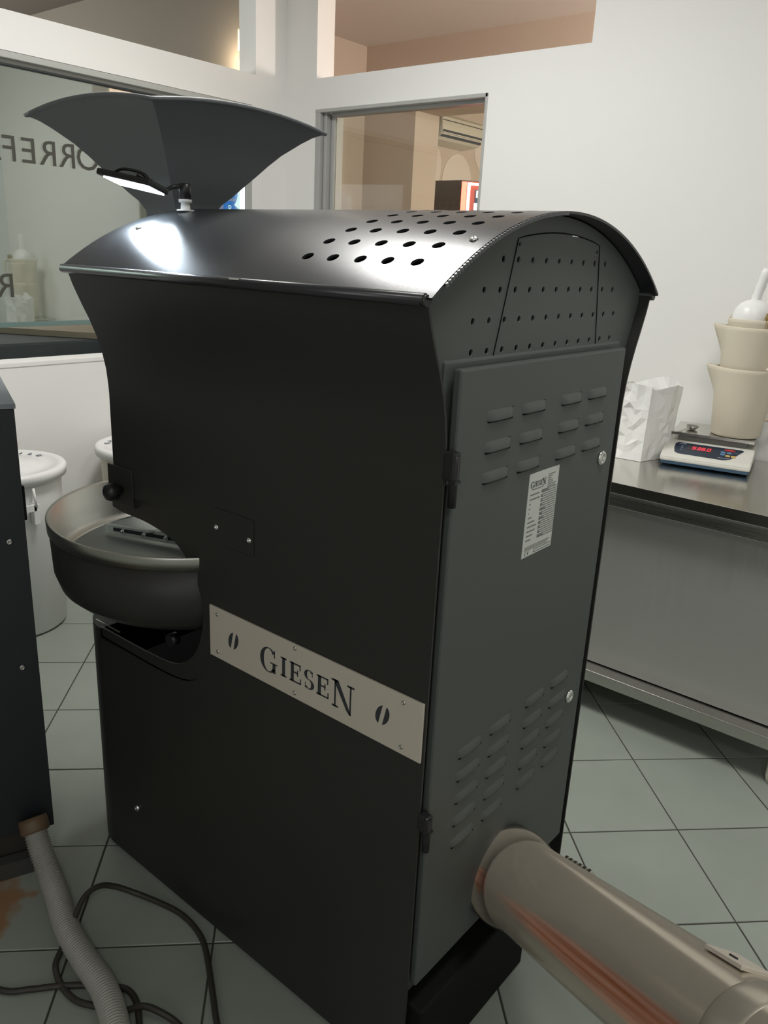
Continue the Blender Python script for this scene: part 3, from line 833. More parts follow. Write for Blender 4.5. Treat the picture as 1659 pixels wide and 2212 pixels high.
random.seed(3)
for k, ln in enumerate((.032, .034, .004, .005, .002, .012, .024, .032, .028, .021, .017)): lab_rect(mb, 1.1675, 1.1675+ln, 1.1215-.0083*k, 1.1235-.0083*k)
for k, ln in enumerate((.026, .015, .012, .018, .019, .030, .028)): lab_rect(mb, 1.2255, 1.2255+ln, 1.1492-.0037*k, 1.1505-.0037*k)
for k, ln in enumerate((.022, .003, .003, .005, .016, .008, .014, .006, .004, .005, .018)): lab_rect(mb, 1.209, 1.209+ln, 1.1218-.0083*k, 1.1236-.0083*k)
for k in range(3): lab_rect(mb, 1.168, 1.255-.004*k, 1.0262-.0028*k, 1.0272-.0028*k)
lab_rect(mb, 1.172, 1.212, 1.1310, 1.1322)
mb.build('printed_lines', GREYINK, RP)
# small logo + CE
class _: pass
def word_end(wd, oy, oz, h, parent, gap=.10, smalls=.72):
    x = oy
    for ch in wd:
        s = h if ch in 'GN' else h*smalls
        sh, adv = glyph(ch); mbx = MB(); zz = oz+(h*.14 if ch not in 'GN' else 0)
        for q_ in sh: mbx.prism([(XP, x+a*s, zz+b*s) for a, b in q_], (.0003, 0, 0))
        mbx.build('printed_letter', INK, parent); x += adv*s*.92+gap*h
word_end('GIESEN', 1.166, 1.1340, .0125, RP)
mb = MB()
for cx_ in (1.1735, 1.183):
    for q_ in band(0, 0, .0036, .0040, 80, 280, .0012, 12): mb.prism([(XP, cx_+a, 1.0145+b) for a, b in q_], (.0003, 0, 0))
mb.box(XP, XP+.0003, 1.1795, 1.183, 1.0141, 1.0149)
mb.build('printed_mark', INK, RP)

# ---- cooling tray
TC = (-1.47, 1.125)
CT = MB()
CT.lathe([(0, .728), (.265, .728), (.295, .735), (.316, .755), (.3275, .790), (.3315, .884), (.3275, .884), (.325, .80), (.29, .770), (0, .765)], (TC[0], TC[1], 0), 96, caps=False)
tray = CT.build('cooling_tray', BLACK, RT, recalc=True)
mb = MB(); mb.lathe([(.3315, .883), (.3350, .883), (.3365, .909), (.3355, .9115), (.3320, .9115), (.3270, .908), (.3215, .822), (.306, .812), (.301, .811), (.301, .805)], (TC[0], TC[1], 0), 96, caps=False)
mb.build('tray_rim', brushed('tray_steel', (0.50, 0.50, 0.46), 0.32, (5, 5, 200), .03), tray)
mb = MB(); mb.lathe([(0, .8085), (.304, .8085)], (TC[0], TC[1], 0), 64, caps=False); mb.build('perforated_floor', PERF, tray)
pa = Vector((-1.695, 1.012, .8255)); d_ = Vector((.93, .366, 0)).normalized(); nn_ = Vector((-d_.y, d_.x, 0))
m4 = Matrix((d_, nn_, Vector((0, 0, 1)))).transposed().to_4x4(); m4.translation = pa
Lp = .27
PADDLE = mat('paddle_plastic', (0.55, 0.60, 0.54), 0.45)
mb = MB(); mb.box(0, Lp, 0, .006, -.011, .013, .001, m4); mb.build('stirring_blade', PADDLE, tray)
mb = MB(); mb.box(.025, Lp-.02, -.0008, 0.001, -.002, .007, 0, m4); mb.build('blade_slot', INK, tray)
for s in (.055, .115, .175, .235):
    mb = MB(); c = m4 @ Vector((s, -.001, .002)); mb.cyl(c, c-nn_*.005, .006, 12); mb.cyl(c, c-nn_*.010, .003, 10); mb.build('blade_bolt', CHROME, tray)
mb = MB(); mb.cyl((TC[0], TC[1], .81), (TC[0], TC[1], .865), .03); mb.cyl((TC[0], TC[1], .852), m4 @ Vector((.115, .003, .008)), .007, 12); mb.build('stirring_shaft', STEEL, tray)

# ---- hopper on the front
HX = -1.627
HP = [(1.40, .050), (1.53, .052), (1.571, .0555), (1.59, .066), (1.607, .082), (1.64, .109), (1.654, .121), (1.680, .142), (1.7035, .163), (1.7315, .195), (1.745, .213), (1.755, .2335)]
def ring(z, h, bulge, nseg=16, off=0.0):
    pts = []
    cs = [(-1, -1), (1, -1), (1, 1), (-1, 1)]
    for k in range(4):
        a, b = cs[k], cs[(k+1) % 4]
        for j in range(nseg):
            t = j/nseg; x = a[0]+(b[0]-a[0])*t; y = a[1]+(b[1]-a[1])*t
            pts.append((HX+x*(h+off), YC+y*(h+off), z+bulge*(1-(2*t-1)**2)))
    return pts
mb = MB(); rows = []
for z, h in HP:
    rows.append(ring(z, h, .021*max(0, (z-1.60)/.155)**1.5))
V = mb.grid(rows, False, closed=True)
rows2 = [ring(z+.0015, max(.03, h-.004), .021*max(0, (z-1.60)/.155)**1.5) for z, h in HP]
V2 = mb.grid(rows2, False, closed=True)
nc = len(V[0])
for j in range(nc): mb._f([V[-1][j], V[-1][(j+1) % nc], V2[-1][(j+1) % nc], V2[-1][j]])
ns = 16
for e in mb.bm.edges: pass
hop = mb.build('hopper', HOPPER, RT)
# smooth faces but keep the four corner creases
me = hop.data
for p in me.polygons: p.use_smooth = True
bm = bmesh.new(); bm.from_mesh(me)
for e in bm.edges:
    if len(e.link_faces) == 2 and e.calc_face_angle(0) > math.radians(28): e.smooth = False
bm.to_mesh(me); bm.free()
mb = MB(); rr = ring(HP[-1][0], HP[-1][1], .021); mb.tube(rr+[rr[0]], .0042, 8); mb.build('hopper_rim', HOPPER, hop)
# drum front the hopper stands on
mb = MB(); mb.box(-1.70, -1.475, YC-.075, YC+.075, 1.28, 1.42, .01); mb.cyl((-1.475, YC, 1.22), (-1.56, YC, 1.22), .20, 40); mb.build('drum_front', BLACK, RT)

# ================================================================== desk lamp on the roof
LP = thing('work_lamp', (-1.455, 1.10, roof_z(1.10)), 'black gooseneck work lamp shining on the front of the roaster roof', 'lamp')
bz = roof_z(1.10); a_ = math.asin((1.10-YC)/RR)
WBASE = mat('grey_white_base', (0.5, .5, .48), .4)
mb = MB(); B0 = Vector((-1.455, 1.10, bz))
mb.lathe([(.018, 0), (.018, .003), (.010, .004), (.009, .016), (.0135, .017), (.0135, .023), (.008, .0235)], B0, 20); mb.build('base', WBASE, LP)
mb = MB(); mb.lathe([(.012, .023), (.0125, .052), (.010, .054), (.0, .054)], B0, 20); mb.build('socket', PLASTIC, LP)
hc = Vector((-1.452, 0.995, 1.612)) ; 
e_l = Vector((-1.560, .985, 1.624)); e_r = Vector((-1.425, 1.015, 1.602))
mb = MB(); mb.tube(spline([B0+Vector((0, 0, .048)), B0+Vector((-.012, -.020, .046)), Vector((-1.462, 1.050, 1.602)), Vector((-1.462, 1.02, 1.618)), Vector((-1.475, 1.0, 1.628))]), .0042, 10)
mb.build('gooseneck', PLASTIC, LP)
ax = (e_r-e_l); Lh = ax.length; ax.normalize()
side_ = ax.cross(Vector((-0.10, 0.22, 1.0)).normalized()).normalized(); up_ = side_.cross(ax).normalized()
if up_.z < 0: up_ = -up_
m4 = Matrix((ax, side_, up_)).transposed().to_4x4(); m4.translation = (e_l+e_r)/2
mb = MB(); mb.box(-Lh/2, Lh/2, -.030, .030, -.004, .009, .004, m4, 3); mb.build('lamp_head', PLASTIC, LP)
mb = MB(); mb.box(-Lh/2+.018, Lh/2-.006, -.025, .025, -.0062, -.0042, .0008, m4); mb.build('light_panel', LEDW, LP)
lt = area('work_lamp_light', m4 @ Vector((0.0, 0, -.009)), .05, 0.7, (0.74, 0.87, 1.0), (-1.408, .962, 1.52), .035, 75)
mb = MB(); mb.tube(spline([m4 @ Vector((-.055, .0, .010)), m4 @ Vector((-.03, 0, .022)), m4 @ Vector((.02, 0, .022)), m4 @ Vector((.055, .012, .008))]), .003, 8); mb.build('bracket', PLASTIC, LP)

# ================================================================== exhaust duct
DP = Vector((-.6, 1.2011, .3221)); az, el, DRr = -.60532687, .43962878, .0863
DD = Vector((math.cos(el)*math.cos(az), math.cos(el)*math.sin(az), math.sin(el)))
dside_ = DD.cross(Vector((0, 0, 1))).normalized(); dup_ = dside_.cross(DD).normalized()
def copper_streak(m, sd, up):
    """copper coloured streak with fine lengthwise lines on the lower near flank of the steel"""
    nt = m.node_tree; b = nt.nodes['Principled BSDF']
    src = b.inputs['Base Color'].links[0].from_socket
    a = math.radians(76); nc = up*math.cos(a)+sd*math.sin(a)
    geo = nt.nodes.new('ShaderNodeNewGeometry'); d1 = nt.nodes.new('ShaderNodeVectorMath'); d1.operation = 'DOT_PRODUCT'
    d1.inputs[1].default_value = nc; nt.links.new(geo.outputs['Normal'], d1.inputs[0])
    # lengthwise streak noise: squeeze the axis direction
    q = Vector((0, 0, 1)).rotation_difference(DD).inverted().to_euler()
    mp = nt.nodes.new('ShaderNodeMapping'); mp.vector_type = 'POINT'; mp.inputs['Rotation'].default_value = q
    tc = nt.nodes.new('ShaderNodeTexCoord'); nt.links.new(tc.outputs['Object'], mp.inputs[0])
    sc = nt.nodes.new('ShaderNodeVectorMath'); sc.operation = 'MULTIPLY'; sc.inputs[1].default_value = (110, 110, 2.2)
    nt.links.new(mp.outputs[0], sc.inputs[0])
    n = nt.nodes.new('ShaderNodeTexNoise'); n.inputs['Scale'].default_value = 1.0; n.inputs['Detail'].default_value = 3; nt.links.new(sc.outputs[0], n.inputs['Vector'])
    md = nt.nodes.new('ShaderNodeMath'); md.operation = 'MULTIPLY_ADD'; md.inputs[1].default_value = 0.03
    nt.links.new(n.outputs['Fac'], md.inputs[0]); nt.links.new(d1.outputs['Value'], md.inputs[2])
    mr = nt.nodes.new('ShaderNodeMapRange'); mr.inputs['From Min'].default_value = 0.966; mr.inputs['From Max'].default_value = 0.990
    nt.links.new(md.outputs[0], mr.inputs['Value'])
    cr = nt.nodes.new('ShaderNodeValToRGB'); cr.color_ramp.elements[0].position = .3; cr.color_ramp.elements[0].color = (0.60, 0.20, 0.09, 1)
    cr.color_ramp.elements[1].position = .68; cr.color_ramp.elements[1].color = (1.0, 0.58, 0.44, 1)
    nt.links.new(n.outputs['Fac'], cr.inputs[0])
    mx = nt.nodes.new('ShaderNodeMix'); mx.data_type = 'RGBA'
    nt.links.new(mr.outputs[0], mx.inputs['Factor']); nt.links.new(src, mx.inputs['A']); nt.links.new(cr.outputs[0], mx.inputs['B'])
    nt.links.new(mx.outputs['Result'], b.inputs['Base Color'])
DT = thing('exhaust_duct', DP-DD*.03, 'shiny steel exhaust duct rising from the rear foot of the roaster', 'duct')
mb = MB()
mb.lathe([(DRr*1.0, -.01), (DRr*1.0, .016), (DRr*1.12, .017), (DRr*1.135, .022), (DRr*1.10, .028), (DRr*1.02, .044), (DRr, .078), (DRr*1.018, .080), (DRr*1.018, .088), (DRr, .090), (DRr, .695)], DP, 96, DD, caps=False)
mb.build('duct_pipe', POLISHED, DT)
mb = MB(); mb.lathe([(DRr*1.11, .014), (DRr*1.14, .016), (DRr*1.145, .021), (DRr*1.13, .025)], DP, 96, DD, caps=False); mb.build('flange', STEEL, DT)
SAT = brushed('clamp_steel', (0.55, .52, .45), .3)
mb = MB(); mb.lathe([(DRr*.998, .700), (DRr*1.012, .702), (DRr*1.02, .706), (DRr*1.028, .716), (DRr*1.028, .738), (DRr*1.02, .748), (DRr*1.012, .752), (DRr*.998, .754)], DP, 96, DD, caps=False); mb.build('clamp_ring', mat('ring_steel', (0.50, 0.46, 0.38), 0.25, 0.6), DT)
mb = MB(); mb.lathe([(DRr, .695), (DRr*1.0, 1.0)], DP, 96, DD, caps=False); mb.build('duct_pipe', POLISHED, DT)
copper_streak(POLISHED, dside_, dup_)  # copper streak added to the base colour of the duct steel
dside = DD.cross(Vector((0, 0, 1))).normalized(); dup = dside.cross(DD).normalized()
def onduct(s, ang, r): return DP+DD*s+(dup*math.cos(ang)+dside*math.sin(ang))*r
# toothed clip on the far side, and slide catch
def sidebox(s0, s1, ang, w_, h_, name, m_, bev=.001):
    c = onduct((s0+s1)/2, ang, DRr+h_/2-.001); nr = (dup*math.cos(ang)+dside*math.sin(ang)); tt = DD.cross(nr)
    m4 = Matrix((DD, tt, nr)).transposed().to_4x4(); m4.translation = c
    mb = MB(); mb.box(-(s1-s0)/2, (s1-s0)/2, -w_/2, w_/2, -h_/2, h_/2, bev, m4); return mb.build(name, m_, DT)
sidebox(.610, .680, -.42, .050, .006, 'catch', PLATE)
sidebox(.640, .655, -.30, .003, .009, 'catch_pin', INK)
for k in range(6): sidebox(.110+.017*k, .121+.017*k, -.99, .012, .011, 'clip_tooth', SAT)
# black rubber boot where the duct meets the machine
mb = MB(); mb.lathe([(.098, -.06), (.097, .0), (.094, .024), (.087, .025)], DP, 40, DD); mb.build('rubber_boot', RUBBER, DT)

# ================================================================== cabinet at left edge
cz = 1.165
A0 = Vector((-1.655, .796)); dl = Vector((-.3746, -.9272)); db = Vector((-.9272, .3746))
CB = thing('control_cabinet', (A0.x, A0.y, 0), 'narrow black metal cabinet cut off by the left edge of the photo', 'cabinet')
foot = [A0, A0+db*.42, A0+db*.42+dl*.55, A0+dl*.55]
mb = MB(); mb.prism([(p.x, p.y, .10) for p in foot], (0, 0, cz-.10-.012)); mb.build('cabinet_body', CABBLUE, CB)
mb = MB()
mb.prism([(p.x, p.y, cz-.010) for p in [A0-dl*.003-db*.003, A0+db*.42, A0+db*.42+dl*.55, A0+dl*.55-db*.003]], (0, 0, .010)); tp = mb.build('top_panel', CABTOP, CB)
mb = MB(); mb.prism([(p.x, p.y, 0) for p in [A0+dl*.03+db*.01, A0+db*.4+dl*.03, A0+db*.4+dl*.52, A0+dl*.52+db*.01]], (0, 0, .10)); mb.build('plinth', RUBBER, CB)
fn = -db
def onf(s, z): p = A0+dl*s; return Vector((p.x, p.y, z))
for s, z in ((.035, cz-.045), (.035, .86), (.035, .55)): screw(CB, onf(s, z), (fn.x, fn.y, 0), .007, 'cabinet_screw', STEEL)
mb = MB(); c0 = A0-dl*.001; m4 = Matrix.Translation((A0.x+db.x*.03, A0.y+.004, .945)); mb.box(-.014, .014, 0, .010, -.045, .035, .003, m4); mb.build('rocker_switch', PLASTIC, CB)
mb = MB(); q0 = onf(-.0, .04); mb.prism([(p.x, p.y, .0) for p in [A0+dl*.06-db*.03, A0+dl*.06-db*.0, A0+dl*.55, A0+dl*.55-db*.03]], (0, 0, .045)); mb.build('base_rail', mat('grey_rail', (.05, .05, .045), .6), CB)

# ================================================================== corrugated hose and cable
hp = spline([(-1.650, .742, .145), (-1.615, .735, .10), (-1.565, .728, .055), (-1.50, .712, .034), (-1.40, .680, .030), (-1.30, .662, .030), (-1.20, .648, .031), (-1.10, .612, .031), (-1.0, .555, .031), (-.93, .49, .031)], 26)
rad = []
cum = [0]
for a, b in zip(hp[:-1], hp[1:]): cum.append(cum[-1]+(b-a).length)
tot = cum[-1]; m_ = int(tot/.0011)
hs = resample(hp, m_)
HS = thing('corrugated_hose', (-1.3, .66, 0), 'grey corrugated plastic hose running from the cabinet across the floor', 'hose')
mb = MB(); mb.tube(hs, .026, 20, True, [.0262+.0016*math.sin(2*math.pi*k*.0011/.0068) for k in range(len(hs))]); mb.build('hose_tube', HOSE, HS)
mb = MB(); dh = (hp[6]-hp[0]).normalized(); mb.lathe([(.033, -.012), (.034, 0), (.034, .018), (.031, .024), (.029, .024)], hp[2], 24, dh); mb.build('cuff', CUFF, HS)
c1 = [(-1.60, .44, .008), (-1.47, .475, .008), (-1.369, .52, .008), (-1.319, .585, .008), (-1.255, .645, .008), (-1.21, .652, .008), (-1.175, .640, .009), (-1.13, .62, .009)]
def cable(pts, name, label, r=.0066):
    mb = MB(); mb.tube(spline(pts, 10), r, 12); o_ = mb.build(name, RUBBER, None, (pts[0][0], pts[0][1], 0)); return tag(o_, label, 'cable')
cable([(-1.55, .44, .0075), (-1.45, .487, .0075), (-1.369, .520, .0075), (-1.335, .555, .0075), (-1.30, .597, .0075), (-1.262, .635, .0075), (-1.222, .668, .0075), (-1.185, .690, .0075), (-1.145, .686, .0075), (-1.10, .662, .0075), (-1.05, .63, .0075), (-.98, .62, .0075)], 'power_cable', 'dark cable running in from the left edge and under the grey hose')
cable([(-.86, .70, .0075), (-.92, .742, .0075), (-.981, .764, .0075), (-1.04, .80, .0075), (-1.111, .844, .0075), (-1.165, .873, .0075), (-1.214, .886, .0075), (-1.27, .888, .0075), (-1.326, .876, .0085), (-1.385, .850, .018), (-1.418, .812, .045), (-1.425, .775, .066), (-1.420, .735, .064), (-1.395, .69, .040), (-1.365, .645, .021), (-1.335, .615, .021), (-1.295, .605, .0075), (-1.24, .606, .0075), (-1.195, .628, .0075), (-1.15, .655, .0075), (-1.12, .682, .020), (-1.088, .697, .020), (-1.04, .712, .0085), (-.98, .70, .0075), (-.92, .66, .0075)],
      'power_cable', 'long dark cable looping over the grey hose and back beneath it')

# ================================================================== lidded bins
def bin_(c, zt, label, r=.240, txt=None, handle=True, ang0=0):
    t = thing('lidded_bin', (c[0], c[1], 0), label, 'bin', 'white lidded food bins by the left wall')
    mb = MB(); mb.lathe([(0, .0), (.185, .0), (.197, .012), (.212, zt-.22), (.214, zt-.215), (.216, zt-.12), (.219, zt-.04)], (c[0], c[1], 0), 56, caps=False); mb.build('body', CREAMPL if not handle else WHITEPL, t)
    mb = MB(); mb.lathe([(.228, zt-.042), (.238, zt-.040), (.241, zt-.012), (.236, zt-.003), (.228, zt), (.205, zt-.003), (.200, zt-.010), (.135, zt-.006), (.128, zt+.004), (.05, zt+.006), (0, zt+.006)], (c[0], c[1], 0), 64, caps=False)
    ld = mb.build('lid', WHITEPL, t)
    if handle:
        a = math.radians(-14)
        pts = []
        for k in range(9):
            b_ = a+math.radians(-16+32*k/8); pts.append((c[0]+.246*math.cos(b_), c[1]+.246*math.sin(b_)))
        mb = MB()
        for i in range(8):
            (xa_, ya_), (xb_, yb_) = pts[i], pts[i+1]
            nx, ny = (xa_-c[0])/.246*.012, (ya_-c[1])/.246*.012
            mb.prism([(xa_, ya_, zt-.135), (xb_, yb_, zt-.135), (xb_-nx, yb_-ny, zt-.135), (xa_-nx, ya_-ny, zt-.135)], (0, 0, .024))
        for p in (pts[0], pts[-1]):
            mb.tube([(p[0], p[1], zt-.12), ((p[0]+c[0]*.06)/1.06, (p[1]+c[1]*.06)/1.06, zt-.05)], .005, 8)
            mb.box(p[0]-.03, p[0], p[1]-.012, p[1]+.012, zt-.19, zt-.11, .003)
        mb.build('handle', WHITEPL, t)
    if txt:
        for k, ch in enumerate(txt):
            a = math.radians(ang0-13*k); x = c[0]+.178*math.cos(a); y = c[1]+.178*math.sin(a)
            xd = Vector((math.sin(a), -math.cos(a), 0)); yd = Vector((math.cos(a), math.sin(a), 0))
            text_mesh(ch, .048, PENINK, 'handwritten_letter', ld, (x, y, zt-.006), xd, yd, 'CENTER', .0005)
    return t
bin_((-3.02, 1.375), .665, 'white lidded bin with marker writing beside the black cabinet', txt='BRASILE', ang0=182)
bin_((-2.99, 2.04), .655, 'white lidded bin partly hidden behind the roaster side, under the window', txt='KENYA', handle=False, ang0=225)

# ================================================================== steel workbench
WB = thing('steel_workbench', (-1.1, 2.75, 0), 'stainless steel workbench against the right wall holding scale and bag', 'workbench')
TZ = .840
bx0, bx1 = -2.3, -.30
mb = MB(); mb.box(bx0, bx1, 2.385, YR-.005, TZ-.036, TZ, .002); mb.build('worktop', STEELTOP, WB)
mb = MB(); mb.box(bx0+.02, bx1-.02, 2.395, 2.42, TZ-.082, TZ-.048, .002); mb.build('rail', STEEL, WB)
mb = MB(); mb.box(bx0+.02, bx1-.02, 2.405, YR-.03, TZ-.050, TZ-.034); mb.build('underframe', STEELDARK, WB)
mb = MB(); mb.box(bx0+.02, bx1-.02, 2.447, 2.452, .17, TZ-.05); mb.build('front_sheet', STEELDARK, WB)
mb = MB(); mb.box(bx0+.02, bx1-.02, 2.385, YR-.03, .125, .165, .002); mb.build('lower_shelf', STEEL, WB)
mb = MB(); mb.box(bx0+.02, bx0+.06, 2.455, 3.08, .166, TZ-.051); mb.build('end_sheet', STEELDARK, WB)
mb = MB(); mb.box(bx1-.06, bx1-.02, 2.455, 3.08, .166, TZ-.051); mb.build('end_sheet', STEELDARK, WB)
for x, y in ((-.355, 2.43), (bx0+.1, 2.43), (-.355, 3.04), (bx0+.1, 3.04)):
    mb = MB(); mb.lathe([(.018, .125), (.018, .095), (.028, .09), (.030, .02), (.026, 0.0)], (x, y, 0), 20); mb.build('foot', mat('ivory_foot', (.5, .48, .4), .5), WB)

# ---- paper bag
BG = thing('paper_bag', (-1.13, 2.80, TZ), 'open crumpled white paper bag on the workbench beside the scale', 'bag')
random.seed(11)
def bag():
    c0 = Vector((-1.035, 2.722)); u = Vector((-.93, -.08)).normalized(); v = Vector((.30, .95)).normalized()
    W_, D_ = .155, .15
    cs0 = [c0, c0+u*W_, c0+u*W_+v*D_, c0+v*D_]
    rows = []; nz = 10; H_ = .262; ns_ = 7
    for i in range(nz+1):
        h = i/nz; row = []
        for k in range(4):
            a, b = cs0[k], cs0[(k+1) % 4]
            for j in range(ns_):
                t = j/ns_; p = a.lerp(b, t); edge = 4*t*(1-t)
                nrm_ = Vector(((b-a).y, -(b-a).x)).normalized()
                cr = random.uniform(-.0045, .0045)*(.35+edge)*(0 if i == 0 else 1)+.004*math.sin(4*h+3*k)*edge
                cen = (cs0[0]+cs0[2])/2
                gus = -.030*h*h*max(0, 1-abs(2*t-1)*1.5) if k in (1, 3) else .010*h*edge
                p2 = cen+(p-cen)*(1+.11*h)+nrm_*(cr+gus)
                zt_ = h*H_+(random.uniform(-.006, .006) if 0 < i < nz else 0)
                if i >= nz-1: zt_ += (.010*math.sin(5*t+2*k)+(.022 if k == 2 else 0)*edge)*(1 if i == nz else .5)
                row.append((p2.x, p2.y, TZ+.001+zt_))
        rows.append(row)
    mb = MB(); V = mb.grid(rows, False, closed=True); mb._f(V[0][::-1])
    bmesh.ops.triangulate(mb.bm, faces=[f_ for f_ in mb.bm.faces if len(f_.verts) == 4])
    o_ = mb.build('bag_paper', PAPER, BG, recalc=True)
    md = o_.modifiers.new('s', 'SOLIDIFY'); md.thickness = .0008
    return o_
bag()

# ---- kitchen scale
a0 = Vector((-.978, 2.745)); a1 = Vector((-.690, 2.806)); ux = (a1-a0).normalized(); uy = Vector((-ux.y, ux.x)); Wd = (a1-a0).length
SCL = thing('digital_scale', (a0.x+.15, a0.y+.15, TZ), 'ivory and blue digital scale reading 936.0 on the steel workbench', 'scale')
ms = Matrix(((ux.x, uy.x, 0, a0.x), (ux.y, uy.y, 0, a0.y), (0, 0, 1, TZ), (0, 0, 0, 1)))
mb = MB(); mb.box(.004, Wd-.004, .004, .30, .006, .024, .004, ms); mb.build('base', SCALEB, SCL)
mb = MB()
rows = []
pf = [(0, .018), (0, .030), (.012, .040), (.105, .070), (.115, .072), (.30, .072), (.31, .062), (.31, .018)]
mb.prism([ms @ Vector((0, y, z)) for y, z in pf], ms.to_3x3() @ Vector((Wd, 0, 0)))
bmesh.ops.bevel(mb.bm, geom=mb.bm.edges[:], offset=.003, segments=2, affect='EDGES')
mb.build('housing', SCALEW, SCL)
# panel on the sloped face
sl = (Vector((0, .105, .070))-Vector((0, .012, .040))).normalized(); sn = Vector((1, 0, 0)).cross(sl)
mpn = ms @ Matrix(((1, 0, 0, 0), (0, sl.y, sn.y, .012), (0, sl.z, sn.z, .040), (0, 0, 0, 1)))
Hs = Vector((0, .093, .030)).length
def pn(x, y, z=.0): return mpn @ Vector((x, y, z))
nsv = mpn.to_3x3() @ Vector((0, 0, 1))
def ppoly(pts, z, th, m_, name, par=SCL):
    mb = MB(); mb.prism([pn(x, y, z) for x, y in pts], nsv*th); return mb.build(name, m_, par)
CP = ppoly([(.055, .012), (.205, .008), (.225, .018), (.262, Hs-.012), (.255, Hs-.006), (.045, Hs-.006), (.036, Hs-.016), (.036, .05), (.042, .022)], .0, .0012, NAVY, 'control_panel')
ppoly([(.078, .044), (.165, .044), (.165, .080), (.078, .080)], .0013, .0004, mat('display_window', (.035, .03, .032), .2), 'display_window', CP)
SEG = {'9': 'abcdfg', '3': 'abcdg', '6': 'acdefg', '0': 'abcdef'}
def digit(ch, ox, oy, w_=.0115, h_=.020):
    t_ = .0026; sk = .15; mb = MB()
    def r_(x0, x1, y0, y1): mb.prism([pn(ox+x+y*sk, oy+y, .0018) for x, y in ((x0, y0), (x1, y0), (x1, y1), (x0, y1))], nsv*.0004)
    S_ = SEG[ch]; g_ = .0004
    if 'a' in S_: r_(g_, w_-g_, h_-t_, h_)
    if 'd' in S_: r_(g_, w_-g_, 0, t_)
    if 'g' in S_: r_(g_, w_-g_, h_/2-t_/2, h_/2+t_/2)
    if 'b' in S_: r_(w_-t_, w_, h_/2+g_, h_-g_)
    if 'c' in S_: r_(w_-t_, w_, g_, h_/2-g_)
    if 'e' in S_: r_(0, t_, g_, h_/2-g_)
    if 'f' in S_: r_(0, t_, h_/2+g_, h_-g_)
    mb.build('digit', REDDIGIT, CP)
for ch, ox in zip('9360', (.094, .1105, .1255, .1435)): digit(ch, ox, .051)
ppoly([(.1395, .051), (.142, .051), (.142, .0535), (.1395, .0535)], .0018, .0004, REDDIGIT, 'decimal_point', CP)
mb = MB(); 
pts = [(.217+.018*math.cos(a), .078+.0065*math.sin(a)) for a in [2*math.pi*k/20 for k in range(20)]]
ppoly(pts, .0013, .0008, REDBADGE, 'badge', CP)
for x, y, m_ in ((.190, .053, KEYB), (.210, .053, KEYB), (.190, .038, KEYB), (.208, .032, KEYY), (.226, .032, KEYY)):
    ppoly([(x, y), (x+.0145, y), (x+.0145, y+.011), (x, y+.011)], .0013, .001, m_, 'key', CP)
ppoly([(.048, .082), (.072, .082), (.072, .0845), (.048, .0845)], .0013, .0003, mat('pale_print', (.45, .5, .55), .5), 'print_line', CP)
for k in range(3): ppoly([(.058, .066-.013*k), (.064, .066-.013*k), (.064, .068-.013*k), (.058, .068-.013*k)], .0013, .0003, MATS['pale_print'], 'print_line', CP)
ppoly([(.186, .019), (.224, .019), (.224, .021), (.186, .021)], .0013, .0003, MATS['pale_print'], 'print_line', CP)
mb = MB(); mb.box(.035, Wd-.03, .125, .29, .070, .093, .004, ms); mb.build('platform_support', mat('grey_support', (.18, .18, .165), .5), SCL)
mb = MB(); mb.box(.012, Wd-.004, .108, .335, .092, .104, .002, ms); mb.build('weighing_platform', STEELTOP, SCL)
PZ = TZ+.104
# spoon lying on the platform edge
SPN = thing('measuring_spoon', (*(ms @ Vector((.03, .13, .104))).xy, PZ), 'metal measuring spoon lying on the left corner of the scale platform', 'spoon')
mb = MB(); sA = ms @ Vector((.038, .098, .106)); sB = ms @ Vector((.065, .16, .113)); 
mb.lathe([(0, .000), (.014, .002), (.020, .008), (.022, .014), (.021, .0145), (.013, .004), (0, .0025)], ms @ Vector((.072, .185, .1045)), 24, caps=False); mb.build('spoon_bowl', STEEL, SPN)
mb = MB(); dd_ = (sB-sA); sd = dd_.cross(Vector((0, 0, 1))).normalized()
mb.prism([sA+sd*.006, sA-sd*.006, sB-sd*.0045, sB+sd*.0045], (0, 0, .0018)); mb.build('spoon_handle', STEEL, SPN)

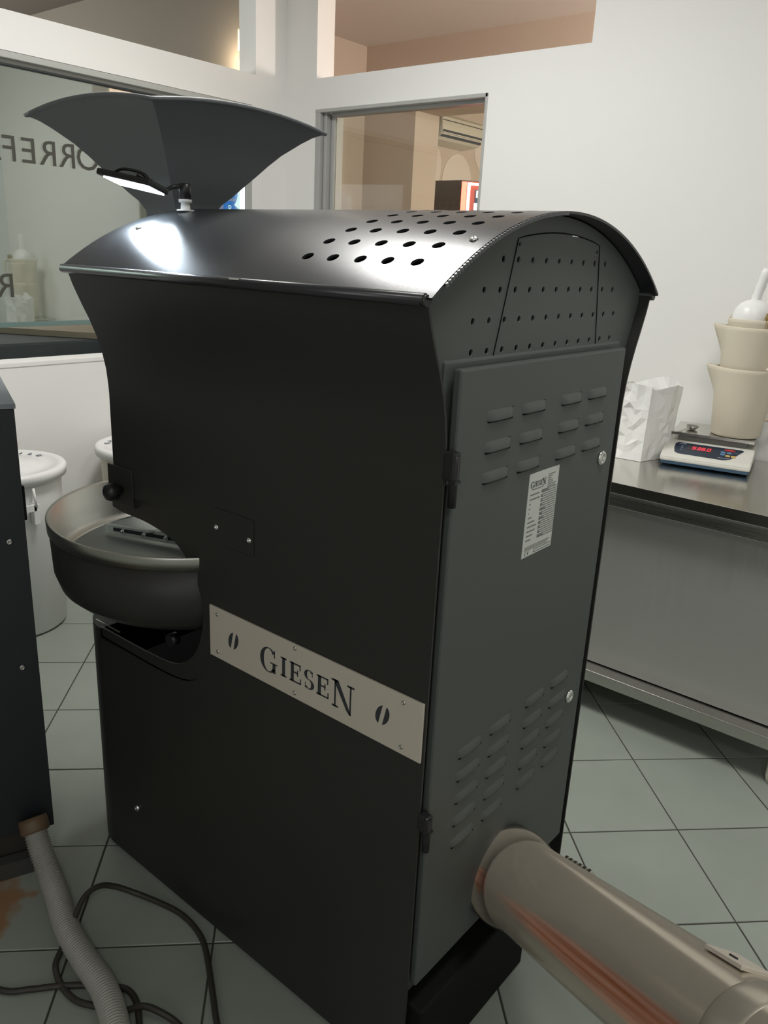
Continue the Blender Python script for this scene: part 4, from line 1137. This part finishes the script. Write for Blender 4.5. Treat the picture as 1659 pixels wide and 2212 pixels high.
# ---- measuring jugs nested on the platform
JC = Vector((-.805, 2.975))
def jug(z0_, label, r0=.083, r1=.100, h=.235, spout=math.radians(205), contents=False):
    t = thing('measuring_jug', (JC.x, JC.y, z0_), label, 'jug', 'nested measuring jugs on the scale')
    nn__ = 56; rows = []
    for (fr_, th_) in ((0, 0), (.03, 0), (.5, 0), (.62, 0), (.8, 0), (.95, 0), (1.0, 0)):
        r = r0+(r1-r0)*fr_ + (-.004 if fr_ == 0 else 0); row = []
        for k in range(nn__):
            a = 2*math.pi*k/nn__; da = (a-spout+math.pi) % (2*math.pi)-math.pi
            sp_ = .034*math.exp(-(da/.20)**2)*max(0, (fr_-.60)/.40)**1.1
            row.append((JC.x+(r+sp_)*math.cos(a), JC.y+(r+sp_)*math.sin(a), z0_+h*fr_+.002+(.006*math.exp(-(da/.25)**2) if fr_ == 1 else 0)))
        rows.append(row)
    mb = MB(); V = mb.grid(rows, True, closed=True)
    inner_rows = [[(JC.x+(p[0]-JC.x)*.975, JC.y+(p[1]-JC.y)*.975, p[2]+.002) for p in rw] for rw in rows]
    V2 = mb.grid(inner_rows, True, closed=True)
    mb._f(V[0][::-1]); mb._f(V2[0])
    for k in range(nn__): mb._f([V[-1][k], V[-1][(k+1) % nn__], V2[-1][(k+1) % nn__], V2[-1][k]])
    mb.build('jug_body', JUG, t)
    # handle
    ha = spout+math.pi; hv = Vector((math.cos(ha), math.sin(ha), 0)); c = Vector((JC.x, JC.y, z0_))
    mb = MB(); mb.tube(spline([c+hv*(r1*.99)+Vector((0, 0, h*.95)), c+hv*(r1+.045)+Vector((0, 0, h*.92)), c+hv*(r1+.05)+Vector((0, 0, h*.6)), c+hv*(r0+.035)+Vector((0, 0, h*.30)), c+hv*(r0*1.0)+Vector((0, 0, h*.28))], 6), .008, 10); mb.build('handle', JUG, t)
    return t
jug(PZ, 'lowest beige measuring jug of the stack, standing on the scale')
jug(PZ+.139, 'middle beige measuring jug nested in the lowest one on the scale', .082, .0985)
# top jug: smaller, only its rim shows
jug(PZ+.185, 'topmost beige measuring jug of the stack, holding the white scoop', .074, .088, .215, math.radians(150))
# scoop
SC0 = Vector((JC.x-.012, JC.y+.0, PZ+.40))
SCP = thing('scoop', (SC0.x, SC0.y, SC0.z), 'white plastic scoop standing handle up in the topmost jug', 'scoop')
mb = MB(); 
mb.lathe([(.060, -.06), (.066, -.02), (.066, .006), (.060, .034), (.045, .054), (.024, .066), (.0, .068)], SC0+Vector((0, 0, .0)), 36); mb.build('scoop_bowl', WHITEPL, SCP)
hb = SC0+Vector((-.002, .0, .055))
mb = MB(); hl = [hb+Vector((.002*k+(.0), .001*k, .0115*k)) for k in range(11)]
mb.tube(hl, .014, 14, True, [.016, .0155, .016, .0145, .0155, .0165, .015, .016, .017, .0165, .012]); mb.build('scoop_handle', WHITEPL, SCP)
# straw brush beside the scoop
BR = thing('straw_brush', (JC.x+.055, JC.y-.035, PZ+.36), 'small straw bristle brush in the topmost jug beside the scoop', 'brush')
random.seed(5); mb = MB()
for k in range(70):
    a = random.uniform(0, 6.28); r = random.uniform(0, .016); b0 = Vector((JC.x+.047+r*math.cos(a), JC.y-.045+r*math.sin(a), PZ+.30))
    b1 = b0+Vector((.022+r*math.cos(a)*1.2, .004+r*math.sin(a)*1.2, .125+random.uniform(-.012, .008))); mb.tube([b0, b1], .0013, 4)
o_ = mb.build('bristles', STRAW, BR); o_['kind'] = 'stuff'
